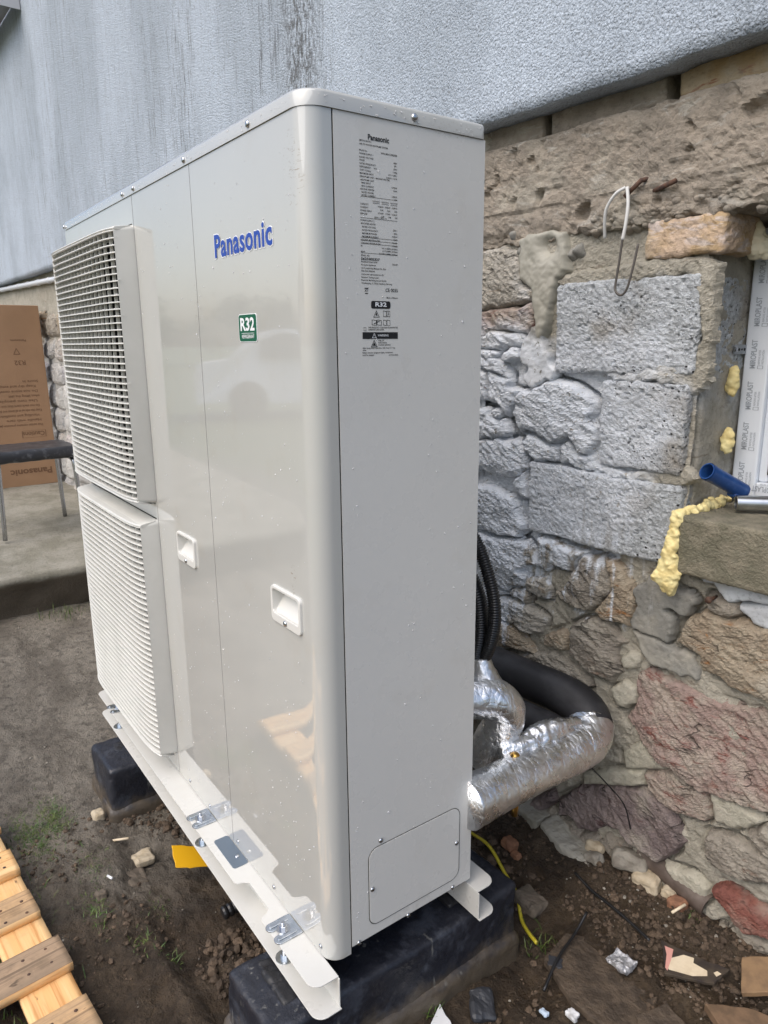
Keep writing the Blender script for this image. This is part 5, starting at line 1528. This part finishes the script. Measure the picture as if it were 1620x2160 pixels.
tag(MB().tube(spline([(.070, .600, gz(.07, .6) + .03), (.078, .555, gz(.078, .555) + .022), (.095, .48, gz(.095, .48) + .020), (.118, .413, gz(.118, .413) + .016)], 6), .0032, 8).build('black_stick', M_BLACKP, None, True), 'straight black plastic stick lying across the muddy tile', 'stick')
tag(MB().tube(spline([(x, y, gz(x, y) + .006) for x, y in ((-.022, .672), (.03, .668), (.085, .665), (.14, .660), (.19, .652))], 8), .0034, 7).build('black_cable', M_BLACKP, None, True), 'long black cable lying in the mud along the wall foot', 'cable')
yc = [(-.36, .60, .02), (-.294, .593, .012), (-.22, .590, .012), (-.15, .575, .008), (-.085, .548, .004), (-.043, .520, .004), (-.01, .505, .004), (.029, .491, .003)]
tag(MB().tube(spline([(x, y, gz(x, y) + .006 + d_) for x, y, d_ in yc], 8), .0042, 10).build('yellow_cable', M_YCABLE, None, True), 'muddy yellow cable curving past the near black block', 'cable')
ys = slab('yellow_sheet', [(-.680, -.046), (-.615, -.060), (-.60, -.03), (-.575, .05), (-.635, .055)], .003, .055, M_YELLOW, 'bright yellow plastic sheet corner sticking out under the rail', 'plastic', (R(-8), R(14)), None, 12)
# corrugated black drain end in the mud under the rail
P = [Vector((-.432, -.020 + .004 * k, -.200 + .0004 * k)) for k in range(50)]
tag(MB().tube(P, 1, 14, True, lambda i, t: .0145 * (1 + .08 * (1 if i % 3 else -1.2))).build('drain_hose', M_CONDUIT, None, False), 'end of a corrugated black drain hose under the rail', 'hose')
# pale twigs and chips
for k, (x, y, a, l_, lab) in enumerate(((.195, .742, 1.3, .035, 'pale wood splinter standing in the rubble near the brown pipe'), (-.84, -.125, .8, .045, 'thin straw-coloured twig beside the far tarred block'), (-.70, -.19, .2, .022, 'tiny white cigarette-like stub in the mud left of the yellow sheet'))):
    z_ = gz(x, y) + .012
    d_ = Vector((math.cos(a), math.sin(a), .25)) * l_ / 2
    tag(MB().tube([Vector((x, y, z_)) - d_, Vector((x, y, z_)) + d_], .0032, 7).build('wood_splinter' if k < 2 else 'white_stub', M_PAINTCHIP if k < 2 else M_WHITE, None, True), lab, 'splinter' if k < 2 else 'litter')

# uncountable: soil crumbs, grit, grass
def ico():
    t = (1 + 5 ** .5) / 2
    v = np.array([(-1, t, 0), (1, t, 0), (-1, -t, 0), (1, -t, 0), (0, -1, t), (0, 1, t), (0, -1, -t), (0, 1, -t), (t, 0, -1), (t, 0, 1), (-t, 0, -1), (-t, 0, 1)]) / 1.9
    f = [(0, 11, 5), (0, 5, 1), (0, 1, 7), (0, 7, 10), (0, 10, 11), (1, 5, 9), (5, 11, 4), (11, 10, 2), (10, 7, 6), (7, 1, 8), (3, 9, 4), (3, 4, 2), (3, 2, 6), (3, 6, 8), (3, 8, 9), (4, 9, 5), (2, 4, 11), (6, 2, 10), (8, 6, 7), (9, 8, 1)]
    return v, np.array(f)
IV, IF = ico()
def scatter(name, xs, ys, rs, mat, label, cat, sq=.7, lift=.3):
    n = len(xs)
    z = gh(xs, ys)
    V = np.empty((n, 12, 3))
    for k in range(n):
        a = nrg.rand() * 6.28; c, s_ = math.cos(a), math.sin(a)
        p_ = IV * (1 + .45 * (nrg.rand(12, 1) - .5)) * rs[k] * np.array([1, .6 + .6 * nrg.rand(), sq])
        V[k] = np.stack([p_[:, 0] * c - p_[:, 1] * s_ + xs[k], p_[:, 0] * s_ + p_[:, 1] * c + ys[k], p_[:, 2] + z[k] + rs[k] * lift], 1)
    F = (IF[None] + (np.arange(n) * 12)[:, None, None]).reshape(-1, 3)
    return tag(mk(name, V.reshape(-1, 3), F, mat), label, cat, kind='stuff')
def cloud(n, x0, x1, y0, y1, r0, r1, keep=None, pw=3):
    X = x0 + (x1 - x0) * nrg.rand(n); Y = y0 + (y1 - y0) * nrg.rand(n)
    m_ = fbm(np.stack([X, Y, 0 * X], 1) * 6, 3, 33) > (keep if keep is not None else -2)
    X, Y = X[m_], Y[m_]
    return X, Y, r0 + (r1 - r0) * nrg.rand(len(X)) ** pw
a = cloud(12000, -.98, .55, -.35, .80, .0010, .0075, -.10, 4)
b = cloud(3200, -.95, .05, -.10, .62, .003, .015, -.02)
c = cloud(1600, .0, .60, .60, .79, .002, .009)
scatter('soil_crumbs', *[np.concatenate(t) for t in zip(a, b, c)], M_SOIL, 'loose crumbs of dark soil over the ground', 'soil')
a = cloud(420, -1.2, .5, -.36, .78, .0010, .0040, None, 4); b = cloud(200, -.05, .5, .62, .79, .0010, .0050, None, 5)
scatter('pale_grit', *[np.concatenate(t) for t in zip(a, b)], M_LUMP['a'], 'scattered pale grit and chips on the soil', 'grit')
a = cloud(500, -2.6, -.9, -.6, .5, .001, .005)
scatter('fine_gravel', *a, M_LUMP['a'], 'fine grey gravel on the packed ground', 'gravel')
gv, gf = [], []
def tuft(cx, cy, sx, sy, n, hmin, hmax, lean):
    for _ in range(n):
        x, y = cx + rng.gauss(0, sx), cy + rng.gauss(0, sy)
        z = gz(x, y) - .003
        h = rng.uniform(hmin, hmax); a = rng.uniform(0, 6.28); w = rng.uniform(.0007, .0015)
        dx, dy = math.cos(a) * h * lean * rng.random(), math.sin(a) * h * lean * rng.random()
        wx, wy = -math.sin(a) * w, math.cos(a) * w
        i0 = len(gv)
        gv.extend([(x - wx, y - wy, z), (x + wx, y + wy, z), (x + dx * .4 + wx * .8, y + dy * .4 + wy * .8, z + h * .6), (x + dx * .4 - wx * .8, y + dy * .4 - wy * .8, z + h * .6), (x + dx, y + dy, z + h * .9)])
        gf.extend([(i0, i0 + 1, i0 + 2, i0 + 3), (i0 + 3, i0 + 2, i0 + 4)])
for q in ((-1.03, -.245, .05, .018, 520, .004, .013, 2.6), (-1.0, -.315, .05, .022, 560, .004, .013, 2.6), (-.93, -.29, .04, .02, 200, .004, .011, 2.6), (-.62, -.24, .035, .015, 160, .004, .012, 2.6), (-.80, -.21, .05, .02, 160, .003, .010, 2.6),
          (-.47, -.19, .02, .012, 60, .004, .014, 2.2), (-.40, -.15, .02, .01, 40, .004, .014, 2.2), (-.56, -.12, .025, .012, 50, .004, .012, 2.2), (.03, .50, .025, .02, 50, .01, .03, 1.3), (.02, .21, .008, .008, 25, .012, .03, 1.0),
          (-2.62, .12, .04, .06, 80, .02, .06, .9), (-.75, -.42, .15, .06, 160, .01, .03, 1.3), (-.45, -.42, .12, .05, 120, .01, .03, 1.3), (.215, .76, .015, .01, 30, .006, .018, 1.2)):
    tuft(*q)
tag(mk('grass', gv, gf, M_GRASS), 'sparse green grass blades on the muddy ground', 'grass', kind='stuff')

# ------------------------------------------------------------------ the yard behind the viewer, mirrored in the glossy panels
car = tag(empty('parked_car', (-10.35, -6.2, -.20), math.atan2(-.9, .44)), 'white parked car whose reflection shows in the glossy front panel', 'car')
prof = [(-2.1, .30), (-2.1, .75), (-2.02, .92), (-1.55, .98), (-1.15, 1.38), (-.75, 1.47), (.1, 1.46), (.45, 1.38), (1.05, .98), (1.75, .86), (2.02, .74), (2.1, .55), (2.08, .30)]
def arch(cx): return [(cx + .34 * math.cos(a), .30 + .34 * math.sin(a)) for a in [math.pi * k / 8 for k in range(9)]]
low = [(2.08, .28)] + arch(1.25) + [(.8, .26), (-.85, .26)] + arch(-1.25) + [(-2.08, .28)]
poly = prof[1:-1] + low
n = len(poly)
v, f = [], []
for w_, ins in ((-.84, .06), (-.80, 0), (.80, 0), (.84, .06)):
    for x, z in poly: v.append((x, w_ if z < .98 else w_ * (1 - .22 * (z - .98) / .5), z))
for j in range(3): f += [(j * n + i, j * n + (i + 1) % n, (j + 1) * n + (i + 1) % n, (j + 1) * n + i) for i in range(n)]
f += [tuple(range(n))[::-1], tuple(range(3 * n, 4 * n))]
M_CAR = simple('car_white', (.88, .89, .90), .2)
mk('body', v, f, M_CAR, car)
for s_ in (-1, 1):
    mk('side_window', [(x, s_ * (.846 * (1 - .22 * (z - .98) / .5)) , z) for x, z in ((-1.05, 1.0), (.85, 1.0), (.40, 1.32), (.1, 1.39), (-.72, 1.40), (-1.0, 1.28))], [(0, 1, 2, 3, 4, 5)], M_GLASS, car)
    for cx in (-1.25, 1.25):
        wh = MB().lathe([(.2, -.1), (.30, -.09), (.315, 0), (.30, .09), (.2, .1)], 24).build('wheel', M_RUBBER, car, True, loc=(cx, s_ * .76, .31), rot=(R(90), 0, 0))
        MB().lathe([(.19, -.085), (.19, .104), (.05, .108)], 16).build('rim', simple('rim_grey', (.3, .3, .31), .4, .8), wh)
    MB().prism(rrect(1.88, 2.06, .66, .76, .03), s_ * .60 - .12, s_ * .60 + .12, 'y').build('headlight', M_PVC, car)
for (tx, ty, hgt, wid, tw) in ((-46, -14, 3.6, 4.2, 'the lowest of the row'), (-40, -20, 4.4, 4.5, 'third from the street end'), (-33, -24, 4.2, 4.8, 'in the middle of the row'), (-26, -25, 5.2, 5.0, 'next to the two tallest'), (-50, -8, 3.8, 4.5, 'nearest the house line'), (-18, -26, 6.0, 5.0, 'the tallest of the row'), (-10, -27, 5.6, 5.5, 'at the open end of the row')):
    tr_ = tag(empty('hedge_tree', (tx, ty, -.2)), 'broad leafy tree across the yard, %s' % tw, 'tree', 'trees across the yard')
    MB().tube([(0, 0, 0), (.1, 0, hgt * .35), (.05, .1, hgt * .7)], .14, 8, True, lambda i, t: (.18, .12, .05)[i]).build('trunk', M_BARK, tr_, True)
    nl = 2600
    cl = nrg.randn(26, 3) * np.array([wid * .34, wid * .34, hgt * .16]) + np.array([0, 0, hgt * .58])
    c0 = cl[nrg.randint(0, 26, nl)] + nrg.randn(nl, 3) * np.array([.5, .5, .38])
    a1 = nrg.randn(nl, 3); a1 /= np.linalg.norm(a1, axis=1, keepdims=True); a2 = np.cross(a1, nrg.randn(nl, 3)); a2 /= np.linalg.norm(a2, axis=1, keepdims=True)
    V = np.stack([c0 - a1 * .16, c0 + a2 * .09, c0 + a1 * .16, c0 - a2 * .09], 1)
    mk('crown', V.reshape(-1, 3), np.arange(nl * 4).reshape(-1, 4), M_LEAF, tr_)
